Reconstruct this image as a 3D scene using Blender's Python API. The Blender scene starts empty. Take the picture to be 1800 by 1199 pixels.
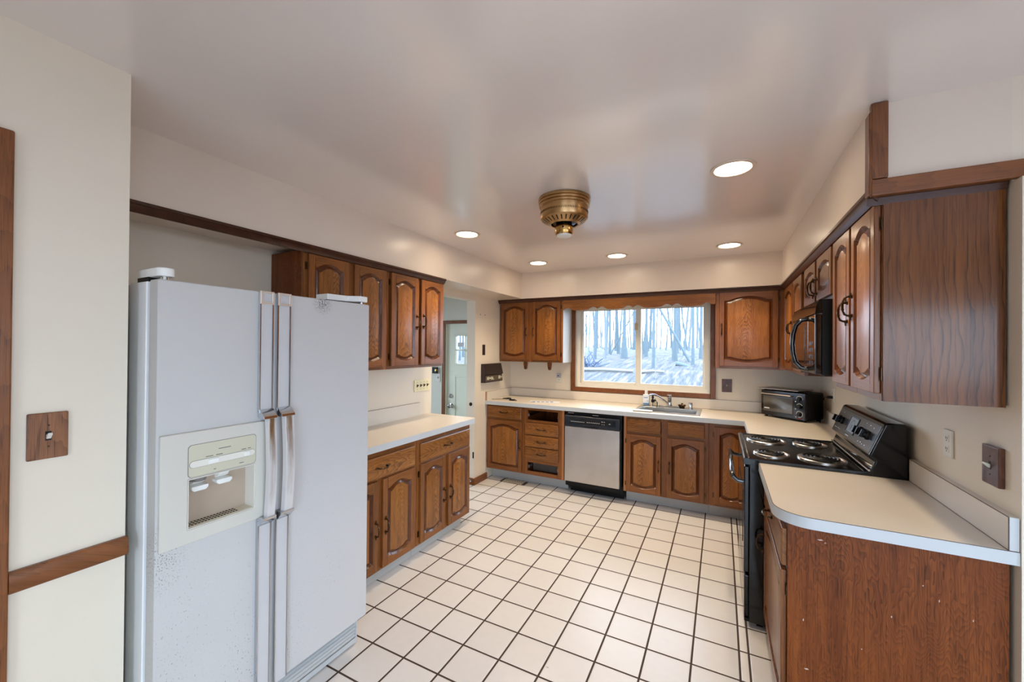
import bpy, bmesh, math, random
from mathutils import Vector, Matrix
random.seed(7)
S = bpy.context.scene
COL = S.collection
PI = math.pi

# ------------------------------------------------------------------ camera
f_px, pyc = 705.7, 606.99
yaw, pit, rol = 0.4804, 0.00525, 0.00831
cy_, sy_ = math.cos(yaw), math.sin(yaw)
fw = Vector((-sy_*math.cos(pit), cy_*math.cos(pit), math.sin(pit)))
r0 = Vector((cy_, sy_, 0)); u0 = r0.cross(fw)
rr = math.cos(rol)*r0 + math.sin(rol)*u0
uu = -math.sin(rol)*r0 + math.cos(rol)*u0
cam_d = bpy.data.cameras.new('camera'); cam = bpy.data.objects.new('camera', cam_d); COL.objects.link(cam)
cam_d.sensor_fit = 'HORIZONTAL'; cam_d.sensor_width = 36.0
cam_d.lens = f_px/1800*36.0
cam_d.shift_y = (pyc-599.5)/1800
cam_d.clip_start = 0.02
M = Matrix.Identity(4)
for i in range(3):
    M[i][0] = rr[i]; M[i][1] = uu[i]; M[i][2] = -fw[i]
M[0][3], M[1][3], M[2][3] = -0.8204, -4.6339, 1.5335
cam.matrix_world = M
S.camera = cam

# ------------------------------------------------------------------ world, exposure, daylight
w = bpy.data.worlds.new('sky'); S.world = w; w.use_nodes = True
bg = w.node_tree.nodes['Background']
bg.inputs[0].default_value = (0.70, 0.83, 1.0, 1); bg.inputs[1].default_value = 3.25
S.view_settings.view_transform = 'Standard'; S.view_settings.look = 'None'
S.view_settings.exposure = 1.92; S.view_settings.gamma = 1.0
S.view_settings.use_curve_mapping = False
S.cycles.use_denoising = True
S.cycles.max_bounces = 10; S.cycles.diffuse_bounces = 6; S.cycles.glossy_bounces = 5
S.cycles.transparent_max_bounces = 16
S.cycles.caustics_reflective = False; S.cycles.caustics_refractive = False
S.cycles.sample_clamp_indirect = 6.0

H = 2.41          # ceiling
XL = -3.25        # left wall
YF = -7.2         # wall behind the camera
XE = 2.3          # dining side wall

def portal(name, loc, rot, sx, sy):
    d = bpy.data.lights.new(name, 'AREA'); d.shape = 'RECTANGLE'; d.size = sx; d.size_y = sy
    d.cycles.is_portal = True
    o = bpy.data.objects.new(name, d); o.location = loc; o.rotation_euler = rot; COL.objects.link(o)
portal('window_portal', (-1.64, 0.16, 1.55), (-PI/2, 0, 0), 1.5, 1.0)
portal('patio_portal', (0.65, YF-0.16, 1.04), (PI/2, 0, 0), 2.7, 2.0)
portal('hall_portal', (-6.2, -1.6, 1.3), (0, -PI/2, 0), 1.6, 1.9)
portal('dining_portal', (XE+0.16, -5.3, 1.3), (0, PI/2, 0), 1.6, 3.2)

# ------------------------------------------------------------------ node helpers / materials
MATS = {}
def mat(name):
    m = bpy.data.materials.new(name); m.use_nodes = True; MATS[name] = m
    nt = m.node_tree; b = nt.nodes['Principled BSDF']
    return m, nt, b
def srgb(r, g, b):
    f = lambda c: (c/12.92 if c <= .04045 else ((c+.055)/1.055)**2.4)
    return (f(r/255), f(g/255), f(b/255), 1)
def nd(nt, t, **kw):
    n = nt.nodes.new(t)
    for k, v in kw.items(): setattr(n, k, v)
    return n
def mth(nt, op, a, b=None, c=None):
    n = nt.nodes.new('ShaderNodeMath'); n.operation = op
    for i, x in enumerate((a, b, c)):
        if x is None: continue
        if isinstance(x, (int, float)): n.inputs[i].default_value = x
        else: nt.links.new(x, n.inputs[i])
    return n.outputs[0]
def mixc(nt, fac, a, b, mode='MIX'):
    n = nt.nodes.new('ShaderNodeMix'); n.data_type = 'RGBA'; n.blend_type = mode
    for s, x in ((n.inputs[0], fac), (n.inputs[6], a), (n.inputs[7], b)):
        if isinstance(x, (int, float)): s.default_value = x
        elif isinstance(x, tuple): s.default_value = x
        else: nt.links.new(x, s)
    return n.outputs[2]
def noise(nt, vec, scale, detail=3, rough=.5):
    n = nt.nodes.new('ShaderNodeTexNoise'); n.inputs['Scale'].default_value = scale
    n.inputs['Detail'].default_value = detail; n.inputs['Roughness'].default_value = rough
    if vec is not None: nt.links.new(vec, n.inputs['Vector'])
    return n.outputs['Fac']
def ramp(nt, fac, stops):
    n = nt.nodes.new('ShaderNodeValToRGB'); cr = n.color_ramp
    while len(cr.elements) > 1: cr.elements.remove(cr.elements[-1])
    cr.elements[0].position = stops[0][0]; cr.elements[0].color = stops[0][1]
    for p, c in stops[1:]:
        e = cr.elements.new(p); e.color = c
    nt.links.new(fac, n.inputs[0]); return n.outputs[0]
def bump(nt, b, h, strength, dist=.002):
    n = nt.nodes.new('ShaderNodeBump'); n.inputs['Strength'].default_value = strength
    n.inputs['Distance'].default_value = dist
    nt.links.new(h, n.inputs['Height']); nt.links.new(n.outputs[0], b.inputs['Normal'])
def objco(nt):
    return nt.nodes.new('ShaderNodeTexCoord').outputs['Object']
def mapping(nt, vec, scale=(1, 1, 1), loc=(0, 0, 0)):
    n = nt.nodes.new('ShaderNodeMapping'); n.inputs['Scale'].default_value = scale; n.inputs['Location'].default_value = loc
    nt.links.new(vec, n.inputs[0]); return n.outputs[0]

def simple(name, rgb, rough=.5, metal=0.0, spec=.5, var=.0, coat=0.0, bumpy=0.0, bscale=60):
    m, nt, b = mat(name)
    b.inputs['Base Color'].default_value = srgb(*rgb)
    b.inputs['Roughness'].default_value = rough; b.inputs['Metallic'].default_value = metal
    b.inputs['Specular IOR Level'].default_value = spec
    b.inputs['Coat Weight'].default_value = coat; b.inputs['Coat Roughness'].default_value = .1
    co = objco(nt)
    n = noise(nt, co, 6, 4)
    c = srgb(*rgb); k = 1-var
    col = mixc(nt, n, tuple([x*k for x in c[:3]]+[1]), c)
    nt.links.new(col, b.inputs['Base Color'])
    if bumpy:
        bump(nt, b, noise(nt, co, bscale, 3), bumpy, .003)
    return m

def oak(name, c_dark, c_mid, c_light, horiz=False, freq=11.0, curv=55.0, rough=.33, streak=1.2, slope=1.15, lin=0.0, nz=.62, sharp=1.9, pf=420, coat=.22, spec=.3, crough=.2):
    """stained oak: parabolic cathedral figure plus fine open pores along the grain"""
    m, nt, b = mat(name)
    co = objco(nt)
    sep = nd(nt, 'ShaderNodeSeparateXYZ'); nt.links.new(co, sep.inputs[0])
    oi = nd(nt, 'ShaderNodeObjectInfo'); rnd = oi.outputs['Random']
    x, y, z = sep.outputs
    across = mth(nt, 'ADD', x, y)
    along = z
    if horiz:
        across, along = mth(nt, 'ADD', z, mth(nt, 'MULTIPLY', y, .5)), mth(nt, 'ADD', x, y)
    rs = mth(nt, 'MULTIPLY', mth(nt, 'SUBTRACT', rnd, .5), .09)
    u = mth(nt, 'ADD', across, rs)
    al = mth(nt, 'ADD', along, mth(nt, 'MULTIPLY', rnd, 17.0))
    cmb = nd(nt, 'ShaderNodeCombineXYZ')
    nt.links.new(u, cmb.inputs[0]); nt.links.new(al, cmb.inputs[2]); nt.links.new(mth(nt, 'MULTIPLY', rnd, 9.0), cmb.inputs[1])
    P = cmb.outputs[0]
    n1 = noise(nt, mapping(nt, P, (9, 1, 2.2)), 1.0, 3, .55)
    n2 = noise(nt, mapping(nt, P, (60, 1, 9)), 1.0, 2, .5)
    au = mth(nt, 'ABSOLUTE', u)
    par = mth(nt, 'MULTIPLY', mth(nt, 'MINIMUM', mth(nt, 'MULTIPLY', u, u), mth(nt, 'MULTIPLY', au, .16)), curv)
    V = mth(nt, 'ADD', mth(nt, 'MULTIPLY', al, slope), par)
    if lin: V = mth(nt, 'ADD', V, mth(nt, 'MULTIPLY', u, lin))
    V = mth(nt, 'ADD', V, mth(nt, 'MULTIPLY', n1, nz))
    V = mth(nt, 'ADD', V, mth(nt, 'MULTIPLY', n2, .05))
    fr = mth(nt, 'FRACT', mth(nt, 'MULTIPLY', V, freq))
    band = mth(nt, 'POWER', fr, sharp)                       # slow rise then a sharp early-wood line
    pores = noise(nt, mapping(nt, P, (pf, 1, pf*.026)), 1.0, 2, .6)
    pore = ramp(nt, pores, [(0.0, (0, 0, 0, 1)), (.5, (0, 0, 0, 1)), (.66, (1, 1, 1, 1))])
    fleck = noise(nt, mapping(nt, P, (26, 1, 2)), 1.0, 3, .6)
    base = ramp(nt, fleck, [(.25, srgb(*c_mid)), (.75, srgb(*c_light))])
    tone = mth(nt, 'ADD', .88, mth(nt, 'MULTIPLY', rnd, .22))
    tc = nd(nt, 'ShaderNodeCombineXYZ')
    for i in range(3): nt.links.new(tone, tc.inputs[i])
    base = mixc(nt, 1.0, base, tc.outputs[0], 'MULTIPLY')
    patch = noise(nt, mapping(nt, P, (7, 1, 3)), 1.0, 2, .5)
    band = mth(nt, 'MULTIPLY', band, ramp(nt, patch, [(.32, (.35, .35, .35, 1)), (.58, (1, 1, 1, 1))]))
    c = mixc(nt, mth(nt, 'MULTIPLY', band, .78*streak), base, srgb(*c_dark))
    c = mixc(nt, mth(nt, 'MULTIPLY', pore, mth(nt, 'ADD', .38, mth(nt, 'MULTIPLY', band, .4))), c, srgb(*c_dark))
    nt.links.new(c, b.inputs['Base Color'])
    b.inputs['Roughness'].default_value = rough
    b.inputs['Coat Weight'].default_value = coat; b.inputs['Coat Roughness'].default_value = crough; b.inputs['Specular IOR Level'].default_value = spec
    bump(nt, b, mth(nt, 'ADD', mth(nt, 'MULTIPLY', pore, -.6), mth(nt, 'MULTIPLY', band, -.4)), .35, .0006)
    return m

OAK_V = oak('stained_oak_upright', (46, 23, 6), (134, 79, 32), (174, 113, 54), freq=19, streak=.85, sharp=1.5, slope=1.0)
OAK_H = oak('stained_oak_level', (46, 23, 6), (134, 79, 32), (172, 110, 52), horiz=True, curv=40, freq=17, streak=.8, sharp=1.5, slope=.7)
FRAME_V = oak('stained_oak_frame', (50, 26, 9), (116, 66, 29), (150, 92, 43), curv=.01, freq=8, slope=.2, lin=9, nz=.5, streak=.6)
FRAME_H = oak('stained_oak_rail', (50, 26, 9), (116, 66, 29), (150, 92, 43), horiz=True, curv=.01, freq=8, slope=.2, lin=9, nz=.5, streak=.6)
GROOVE = oak('darker_oak_routed_edge', (44, 19, 5), (84, 42, 15), (108, 58, 24), curv=.01, freq=8, slope=.2, lin=9, streak=.5, rough=.24)  # darker oak tone for routed edges and panel bevels
PANEL_END = oak('veneer_end_panel', (40, 20, 6), (90, 50, 18), (124, 74, 32), freq=8, curv=0.01, rough=.3, streak=.95, slope=.05, lin=5.0, nz=.42, sharp=5, pf=300, coat=.3, crough=.12, spec=.15)
PANEL_BASE = oak('veneer_base_panel', (42, 18, 6), (106, 52, 20), (140, 76, 32), freq=22, curv=10, rough=.36, slope=.8, nz=1.3, streak=.75, sharp=1.6, pf=330, coat=0.0, spec=.18)
TRIMW = oak('stained_trim', (68, 36, 14), (120, 69, 32), (142, 86, 44), freq=6, curv=2, streak=.4)
TRIMH = oak('stained_trim_level', (68, 36, 14), (120, 69, 32), (142, 86, 44), horiz=True, freq=6, curv=2, streak=.4)
CROWN = oak('dark_crown', (38, 18, 10), (62, 32, 20), (80, 44, 28), horiz=True, freq=6, curv=2, rough=.28, streak=.4)
EDGEW = simple('raw_oak_edge', (176, 112, 62), .5, var=.25)

WALL = simple('cream_wall_paint', (230, 219, 200), .42, var=.05, spec=.4, bumpy=.05, bscale=90)
SOFF = simple('cream_soffit_paint', (228, 214, 198), .3, var=.04, spec=.45, bumpy=.04, bscale=40)
GREENW = simple('pale_green_hall_paint', (222, 222, 206), .6, var=.05)
def ceiling_mat():
    m, nt, b = mat('satin_ceiling_paint')
    co = objco(nt)
    n = noise(nt, co, 1.6, 4)
    c = mixc(nt, n, srgb(228, 219, 213), srgb(234, 225, 219))
    st = nd(nt, 'ShaderNodeVectorMath', operation='DISTANCE'); nt.links.new(co, st.inputs[0]); st.inputs[1].default_value = (-0.62, -1.62, H)
    d = mth(nt, 'ADD', st.outputs['Value'], mth(nt, 'MULTIPLY', noise(nt, co, 7, 4), .22))
    k = ramp(nt, d, [(.10, (1, 1, 1, 1)), (.36, (0, 0, 0, 1))])
    c = mixc(nt, mth(nt, 'MULTIPLY', k, .22), c, srgb(150, 118, 84))
    nt.links.new(c, b.inputs['Base Color'])
    b.inputs['Roughness'].default_value = .3; b.inputs['Specular IOR Level'].default_value = .5
    b.inputs['Coat Weight'].default_value = .85; b.inputs['Coat Roughness'].default_value = .15; b.inputs['Coat IOR'].default_value = 1.8
    bump(nt, b, noise(nt, mapping(nt, co, (3, 9, 1)), 1.6, 3), .12, .004)
    return m
CEIL = ceiling_mat()

def tile_mat():
    m, nt, b = mat('glazed_floor_tile')
    geo = nd(nt, 'ShaderNodeNewGeometry'); sep = nd(nt, 'ShaderNodeSeparateXYZ'); nt.links.new(geo.outputs['Position'], sep.inputs[0])
    x, y, _ = sep.outputs
    tp, tx, ty = .2096, -1.7809, -2.2755
    # beyond the cut strip at x=-0.733 the grid starts again at -0.69
    xs = mth(nt, 'SUBTRACT', x, mth(nt, 'MULTIPLY', mth(nt, 'GREATER_THAN', x, -.708), .043))
    gx = mth(nt, 'DIVIDE', mth(nt, 'SUBTRACT', xs, tx), tp)
    gy = mth(nt, 'DIVIDE', mth(nt, 'SUBTRACT', y, ty), tp)
    fx = mth(nt, 'ABSOLUTE', mth(nt, 'SUBTRACT', mth(nt, 'FRACT', mth(nt, 'ADD', gx, .5)), .5))
    fy = mth(nt, 'ABSOLUTE', mth(nt, 'SUBTRACT', mth(nt, 'FRACT', mth(nt, 'ADD', gy, .5)), .5))
    d = mth(nt, 'MINIMUM', fx, fy)
    strip = mth(nt, 'MULTIPLY', mth(nt, 'ABSOLUTE', mth(nt, 'SUBTRACT', x, -.69)), 1/tp)
    d = mth(nt, 'MINIMUM', d, strip)
    g = ramp(nt, d, [(.0, (1, 1, 1, 1)), (.019, (1, 1, 1, 1)), (.027, (0, 0, 0, 1))])
    cid = nd(nt, 'ShaderNodeCombineXYZ')
    nt.links.new(mth(nt, 'FLOOR', gx), cid.inputs[0]); nt.links.new(mth(nt, 'FLOOR', gy), cid.inputs[1])
    wn = nd(nt, 'ShaderNodeTexWhiteNoise'); nt.links.new(cid.outputs[0], wn.inputs['Vector'])
    mot = noise(nt, geo.outputs['Position'], 22, 4)
    t = mth(nt, 'ADD', mth(nt, 'MULTIPLY', wn.outputs['Value'], .5), mth(nt, 'MULTIPLY', mot, .5))
    c = mixc(nt, t, srgb(214, 210, 207), srgb(226, 223, 221))
    sp = noise(nt, geo.outputs['Position'], 26, 1)
    speck = ramp(nt, sp, [(.80, (0, 0, 0, 1)), (.82, (1, 1, 1, 1))])
    c = mixc(nt, mth(nt, 'MULTIPLY', speck, .5), c, srgb(120, 100, 84))
    gn = noise(nt, geo.outputs['Position'], 40, 3)
    gc = mixc(nt, gn, srgb(46, 31, 22), srgb(70, 50, 38))
    c = mixc(nt, g, c, gc)
    nt.links.new(c, b.inputs['Base Color'])
    nt.links.new(mth(nt, 'ADD', .30, mth(nt, 'MULTIPLY', g, .5)), b.inputs['Roughness'])
    edge = ramp(nt, d, [(.012, (0, 0, 0, 1)), (.04, (1, 1, 1, 1))])
    bump(nt, b, mth(nt, 'ADD', edge, mth(nt, 'MULTIPLY', mot, .06)), .5, .002)
    return m
TILE = tile_mat()

LAM = simple('cream_laminate', (222, 213, 199), .34, var=.05, spec=.5)
LAME = simple('grey_white_laminate_edge', (196, 200, 202), .34, var=.03)
SEAM = simple('brown_laminate_seam', (70, 52, 42), .6)
WHITEV = simple('grey_vinyl_toe_kick', (178, 178, 174), .5, var=.12)
def fridge_mat(name, rgb, dirt):
    m, nt, b = mat(name)
    co = objco(nt); sep = nd(nt, 'ShaderNodeSeparateXYZ'); nt.links.new(co, sep.inputs[0])
    z = sep.outputs[2]
    c = mixc(nt, noise(nt, co, 3, 3), srgb(*[v*.97 for v in rgb]), srgb(*rgb))
    low = ramp(nt, z, [(.25, (1, 1, 1, 1)), (.95, (.35, .35, .35, 1)), (1.1, (.04, .04, .04, 1))]) if dirt else ramp(nt, z, [(.3, (.55, .55, .55, 1)), (1.3, (.12, .12, .12, 1))])
    area = noise(nt, mapping(nt, co, (7, 7, 1.8)), 1.0, 3)
    areak = ramp(nt, area, [(.36, (0, 0, 0, 1)), (.62, (1, 1, 1, 1))])
    s1 = noise(nt, mapping(nt, co, (210, 210, 130)), 1.0, 2, .4)
    k1 = ramp(nt, s1, [(.655, (0, 0, 0, 1)), (.69, (1, 1, 1, 1))])
    k1 = mth(nt, 'MULTIPLY', mth(nt, 'MULTIPLY', k1, areak), low)
    s2 = noise(nt, mapping(nt, co, (70, 70, 40), (3, 1, 5)), 1.0, 2, .4)
    k2 = mth(nt, 'MULTIPLY', ramp(nt, s2, [(.70, (0, 0, 0, 1)), (.76, (1, 1, 1, 1))]), low)
    c = mixc(nt, mth(nt, 'MULTIPLY', k2, .6), c, srgb(150, 112, 82))
    c = mixc(nt, mth(nt, 'MULTIPLY', k1, .8), c, srgb(64, 58, 56))
    if dirt:   # mould cluster under the dispenser corner
        v = nd(nt, 'ShaderNodeVectorMath', operation='DISTANCE'); nt.links.new(mapping(nt, co, (1, 0, .55)), v.inputs[0]); v.inputs[1].default_value = (.022, 0, .835*.55)
        kk = ramp(nt, v.outputs['Value'], [(.0, (1, 1, 1, 1)), (.075, (0, 0, 0, 1))])
        s3 = noise(nt, mapping(nt, co, (270, 270, 190), (7, 0, 2)), 1.0, 2, .4)
        k3 = mth(nt, 'MULTIPLY', ramp(nt, s3, [(.58, (0, 0, 0, 1)), (.64, (1, 1, 1, 1))]), kk)
        c = mixc(nt, k3, c, srgb(58, 50, 44))
    else:      # scuff near the top edge
        v = nd(nt, 'ShaderNodeVectorMath', operation='DISTANCE'); nt.links.new(mapping(nt, co, (1, 0, 1)), v.inputs[0]); v.inputs[1].default_value = (.60, 0, 1.725)
        kk = ramp(nt, v.outputs['Value'], [(.0, (1, 1, 1, 1)), (.055, (0, 0, 0, 1))])
        s3 = noise(nt, mapping(nt, co, (160, 160, 160), (7, 0, 2)), 1.0, 3, .5)
        k3 = mth(nt, 'MULTIPLY', ramp(nt, s3, [(.46, (0, 0, 0, 1)), (.56, (1, 1, 1, 1))]), kk)
        c = mixc(nt, k3, c, srgb(66, 62, 60))
    nt.links.new(c, b.inputs['Base Color']); b.inputs['Roughness'].default_value = .38
    bump(nt, b, noise(nt, co, 260, 2), .10, .001)
    return m
FR_BODY = simple('fridge_white_enamel', (242, 243, 243), .36, var=.03)
FR_L = fridge_mat('freezer_door_enamel', (200, 199, 197), True)
FR_R = fridge_mat('fridge_door_enamel', (197, 195, 194), False)
FR_GASK = simple('fridge_gasket', (188, 196, 200), .6)
IVORY = simple('ivory_plastic', (228, 225, 214), .4, var=.04)
DISPW = simple('dispenser_bezel_plastic', (208, 205, 195), .4, var=.04)
YELLOWP = simple('yellowed_ivory_plate', (234, 224, 180), .4, var=.04)
IVORY2 = simple('aged_ivory_panel', (216, 210, 190), .4, var=.05)
DIRTYW = simple('stained_white_plastic', (192, 172, 152), .5, var=.35)
def grip_mat():
    m, nt, b = mat('worn_handle_grip')
    co = objco(nt); sep = nd(nt, 'ShaderNodeSeparateXYZ'); nt.links.new(co, sep.inputs[0])
    zz = mth(nt, 'ADD', sep.outputs[2], mth(nt, 'MULTIPLY', noise(nt, mapping(nt, co, (60, 60, 9)), 1, 3), .3))
    k = ramp(nt, zz, [(1.12, (0, 0, 0, 1)), (1.34, (1, 1, 1, 1))]) if False else None
    t = mth(nt, 'MULTIPLY', mth(nt, 'SUBTRACT', zz, 1.08), 3.2)
    t = mth(nt, 'MINIMUM', mth(nt, 'MAXIMUM', t, 0), 1)
    st = ramp(nt, noise(nt, mapping(nt, co, (120, 120, 7)), 1, 3), [(.35, (0, 0, 0, 1)), (.6, (1, 1, 1, 1))])
    gsep = nd(nt, 'ShaderNodeSeparateXYZ'); nt.links.new(nt.nodes.new('ShaderNodeTexCoord').outputs['Generated'], gsep.inputs[0])
    gm = mth(nt, 'ABSOLUTE', mth(nt, 'SUBTRACT', mth(nt, 'MULTIPLY', gsep.outputs[0], 2), 1.05))
    gm = ramp(nt, mth(nt, 'ADD', gm, mth(nt, 'MULTIPLY', mth(nt, 'SUBTRACT', st, .5), .3)), [(.35, (1, 1, 1, 1)), (.8, (0, 0, 0, 1))])
    c = mixc(nt, mth(nt, 'MULTIPLY', t, gm), srgb(204, 200, 198), srgb(112, 80, 44))
    nt.links.new(c, b.inputs['Base Color']); b.inputs['Roughness'].default_value = .4
    return m
GRIP = grip_mat()
CHROME = simple('chrome', (205, 208, 212), .14, 1.0)
STEEL = simple('stainless_sink', (198, 196, 192), .25, 1.0, var=.08)
def brushed():
    m, nt, b = mat('brushed_stainless')
    co = objco(nt)
    n = noise(nt, mapping(nt, co, (4, 1, 500)), 1, 2); n2 = noise(nt, co, 5, 4)
    c = mixc(nt, n2, srgb(178, 172, 166), srgb(206, 201, 196))
    nt.links.new(c, b.inputs['Base Color']); b.inputs['Metallic'].default_value = .9
    nt.links.new(mth(nt, 'ADD', .30, mth(nt, 'MULTIPLY', n2, .16)), b.inputs['Roughness'])
    b.inputs['Anisotropic'].default_value = .5
    bump(nt, b, n, .05, .0004)
    return m
BRUSH = brushed()
BLACK = simple('black_enamel', (9, 9, 11), .1, spec=.42)
BLACKM = simple('black_plastic', (10, 10, 12), .4, spec=.25)
BLACKP = simple('black_control_plastic', (22, 30, 42), .25)
SMOKE = simple('smoked_door_glass', (18, 13, 11), .05, spec=.7)
TOASTG = simple('toaster_glass', (70, 62, 52), .08, spec=.7, var=.3)
VOID = simple('dark_interior', (20, 14, 12), .8)
BRASS = simple('antique_brass', (192, 154, 106), .28, 1.0, var=.2)
BRASSP = simple('polished_brass', (196, 156, 92), .2, 1.0, var=.15)
BRASSD = simple('dark_antique_brass', (86, 66, 46), .32, 1.0, var=.3)
COIL = simple('burner_coil', (22, 20, 20), .45, spec=.3)
RINGM = simple('drip_bowl_chrome', (214, 206, 196), .28, 1.0)
WHITEP = simple('white_plastic', (236, 236, 232), .4)
VINYL = simple('white_vinyl_sash', (226, 222, 210), .42)
WHITES = simple('white_laminate_side', (214, 216, 216), .45)
PAPER = simple('printed_paper', (236, 238, 242), .7)
INK = simple('ink', (60, 66, 84), .6)
PRINT = simple('pale_print', (206, 206, 200), .5)
BLUE = simple('blue_label', (60, 140, 200), .5)
RED = simple('red_print', (150, 22, 26), .5)
BROWNP = simple('dark_brown_plastic', (44, 32, 26), .45)
GREY = simple('grey_slot', (104, 102, 98), .6)
DOORP = simple('pale_green_door_paint', (224, 228, 208), .4, var=.02)
CLEARP = simple('translucent_bottle', (214, 226, 234), .2)
def glass_mat(name, tint=(1, 1, 1)):
    m, nt, b = mat(name)
    nt.nodes.remove(b)
    out = nt.nodes['Material Output']
    tr = nd(nt, 'ShaderNodeBsdfTransparent'); tr.inputs[0].default_value = (*tint, 1)
    gl = nd(nt, 'ShaderNodeBsdfGlossy'); gl.inputs['Roughness'].default_value = .02
    fr = nd(nt, 'ShaderNodeFresnel'); fr.inputs[0].default_value = 1.35
    mx = nd(nt, 'ShaderNodeMixShader')
    nt.links.new(fr.outputs[0], mx.inputs[0]); nt.links.new(tr.outputs[0], mx.inputs[1]); nt.links.new(gl.outputs[0], mx.inputs[2])
    nt.links.new(mx.outputs[0], out.inputs[0])
    return m
GLASS = glass_mat('window_glass', (.97, .99, 1))
JARG = glass_mat('jar_glass', (.82, .84, .82))
def emit(name, rgb, st):
    m, nt, b = mat(name)
    b.inputs['Base Color'].default_value = (.8, .8, .8, 1)
    b.inputs['Emission Color'].default_value = (*rgb, 1); b.inputs['Emission Strength'].default_value = st
    return m
LAMP = emit('lamp_lens', (1.0, .82, .60), 9.0)

# ------------------------------------------------------------------ mesh builder
class MB:
    def __init__(s): s.v = []; s.f = []; s.m = []; s.sm = []
    def add(s, vs, fs, m=0, smooth=False):
        o = len(s.v); s.v += [tuple(v) for v in vs]
        for f in fs: s.f.append(tuple(i+o for i in f)); s.m.append(m); s.sm.append(smooth)
        return s
    def box(s, x0, x1, y0, y1, z0, z1, m=0):
        x0, x1 = min(x0, x1), max(x0, x1); y0, y1 = min(y0, y1), max(y0, y1); z0, z1 = min(z0, z1), max(z0, z1)
        return s.add([(x0,y0,z0),(x1,y0,z0),(x1,y1,z0),(x0,y1,z0),(x0,y0,z1),(x1,y0,z1),(x1,y1,z1),(x0,y1,z1)],
              [(0,3,2,1),(4,5,6,7),(0,1,5,4),(1,2,6,5),(2,3,7,6),(3,0,4,7)], m)
    def prism(s, poly, axis, a, b, m=0):
        """poly: 2-D points; axis 'X' -> (y,z), 'Y' -> (x,z), 'Z' -> (x,y)"""
        mk = {'X': lambda p, t: (t, p[0], p[1]), 'Y': lambda p, t: (p[0], t, p[1]), 'Z': lambda p, t: (p[0], p[1], t)}[axis]
        n = len(poly); vs = [mk(p, a) for p in poly]+[mk(p, b) for p in poly]
        fs = [tuple(range(n)), tuple(range(2*n-1, n-1, -1))]+[(i, i+n, (i+1) % n+n, (i+1) % n) for i in range(n)]
        return s.add(vs, fs, m)
    def ringbox(s, x0, x1, z0, z1, a0, a1, c0, c1, y0, y1, m=0):
        """slab in x-z with a rectangular hole a0..a1 / c0..c1; front at y0"""
        vs = []
        for y in (y0, y1):
            vs += [(x0,y,z0),(x1,y,z0),(x1,y,z1),(x0,y,z1),(a0,y,c0),(a1,y,c0),(a1,y,c1),(a0,y,c1)]
        fs = []
        for i in range(4):
            j = (i+1) % 4
            fs += [(i, j, 4+j, 4+i), (8+j, 8+i, 12+i, 12+j), (j, i, 8+i, 8+j), (4+i, 4+j, 12+j, 12+i)]
        return s.add(vs, fs, m)
    def lathe(s, prof, n=32, c=(0, 0, 0), axis='Z', m=0, smooth=True, caps=True):
        mk = {'Z': lambda r, t, a: (c[0]+r*math.cos(a), c[1]+r*math.sin(a), c[2]+t),
              'Y': lambda r, t, a: (c[0]+r*math.cos(a), c[1]+t, c[2]+r*math.sin(a)),
              'X': lambda r, t, a: (c[0]+t, c[1]+r*math.cos(a), c[2]+r*math.sin(a))}[axis]
        vs = []; fs = []
        for r, t in prof:
            vs += [mk(r, t, 2*PI*k/n) for k in range(n)]
        for i in range(len(prof)-1):
            for k in range(n):
                k2 = (k+1) % n; fs.append((i*n+k, i*n+k2, (i+1)*n+k2, (i+1)*n+k))
        if caps: fs += [tuple(range(n))[::-1], tuple((len(prof)-1)*n+k for k in range(n))]
        return s.add(vs, fs, m, smooth)
    def tube(s, path, r, n=8, m=0, closed=False):
        P = [Vector(p) for p in path]; N = len(P)
        R = r if isinstance(r, (list, tuple)) else [r]*N
        vs = []; fs = []; up = None
        for i in range(N):
            a = P[(i-1) % N] if (i > 0 or closed) else P[i]; b = P[(i+1) % N] if (i < N-1 or closed) else P[i]
            t = (b-a).normalized()
            if up is None:
                up = t.orthogonal().normalized()
            up = (up - t*up.dot(t)).normalized(); sd = t.cross(up)
            vs += [tuple(P[i]+R[i]*(math.cos(2*PI*k/n)*up+math.sin(2*PI*k/n)*sd)) for k in range(n)]
        for i in range(N if closed else N-1):
            j = (i+1) % N
            for k in range(n):
                k2 = (k+1) % n; fs.append((i*n+k, i*n+k2, j*n+k2, j*n+k))
        if not closed: fs += [tuple(range(n))[::-1], tuple((N-1)*n+k for k in range(n))]
        return s.add(vs, fs, m, True)
    def mesh(s, name, mats, angle=35):
        me = bpy.data.meshes.new(name); me.from_pydata(s.v, [], s.f)
        for mt in (mats if isinstance(mats, (list, tuple)) else [mats]): me.materials.append(mt)
        me.polygons.foreach_set('material_index', s.m)
        bm = bmesh.new(); bm.from_mesh(me); bmesh.ops.recalc_face_normals(bm, faces=bm.faces); bm.to_mesh(me); bm.free()
        me.polygons.foreach_set('use_smooth', [True]*len(me.polygons))
        me.set_sharp_from_angle(angle=math.radians(angle))
        me.update(); return me
    def build(s, name, mats, parent=None, bev=0.0, loc=(0, 0, 0), seg=2, kind=None, angle=35):
        return link(name, s.mesh(name, mats, angle), parent, loc, bev, seg, kind)
def link(name, me, parent=None, loc=(0, 0, 0), bev=0.0, seg=2, kind=None, rot=None):
    o = bpy.data.objects.new(name, me); COL.objects.link(o); o.location = loc
    if rot: o.rotation_euler = rot
    if parent is not None: o.parent = parent
    if bev:
        md = o.modifiers.new('edge', 'BEVEL'); md.width = bev; md.segments = seg; md.limit_method = 'ANGLE'; md.angle_limit = math.radians(40); md.harden_normals = True
    if kind: o['kind'] = kind
    return o
def tag(o, label, cat, group=None):
    o['label'] = label; o['category'] = cat
    if group: o['group'] = group
    return o
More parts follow.
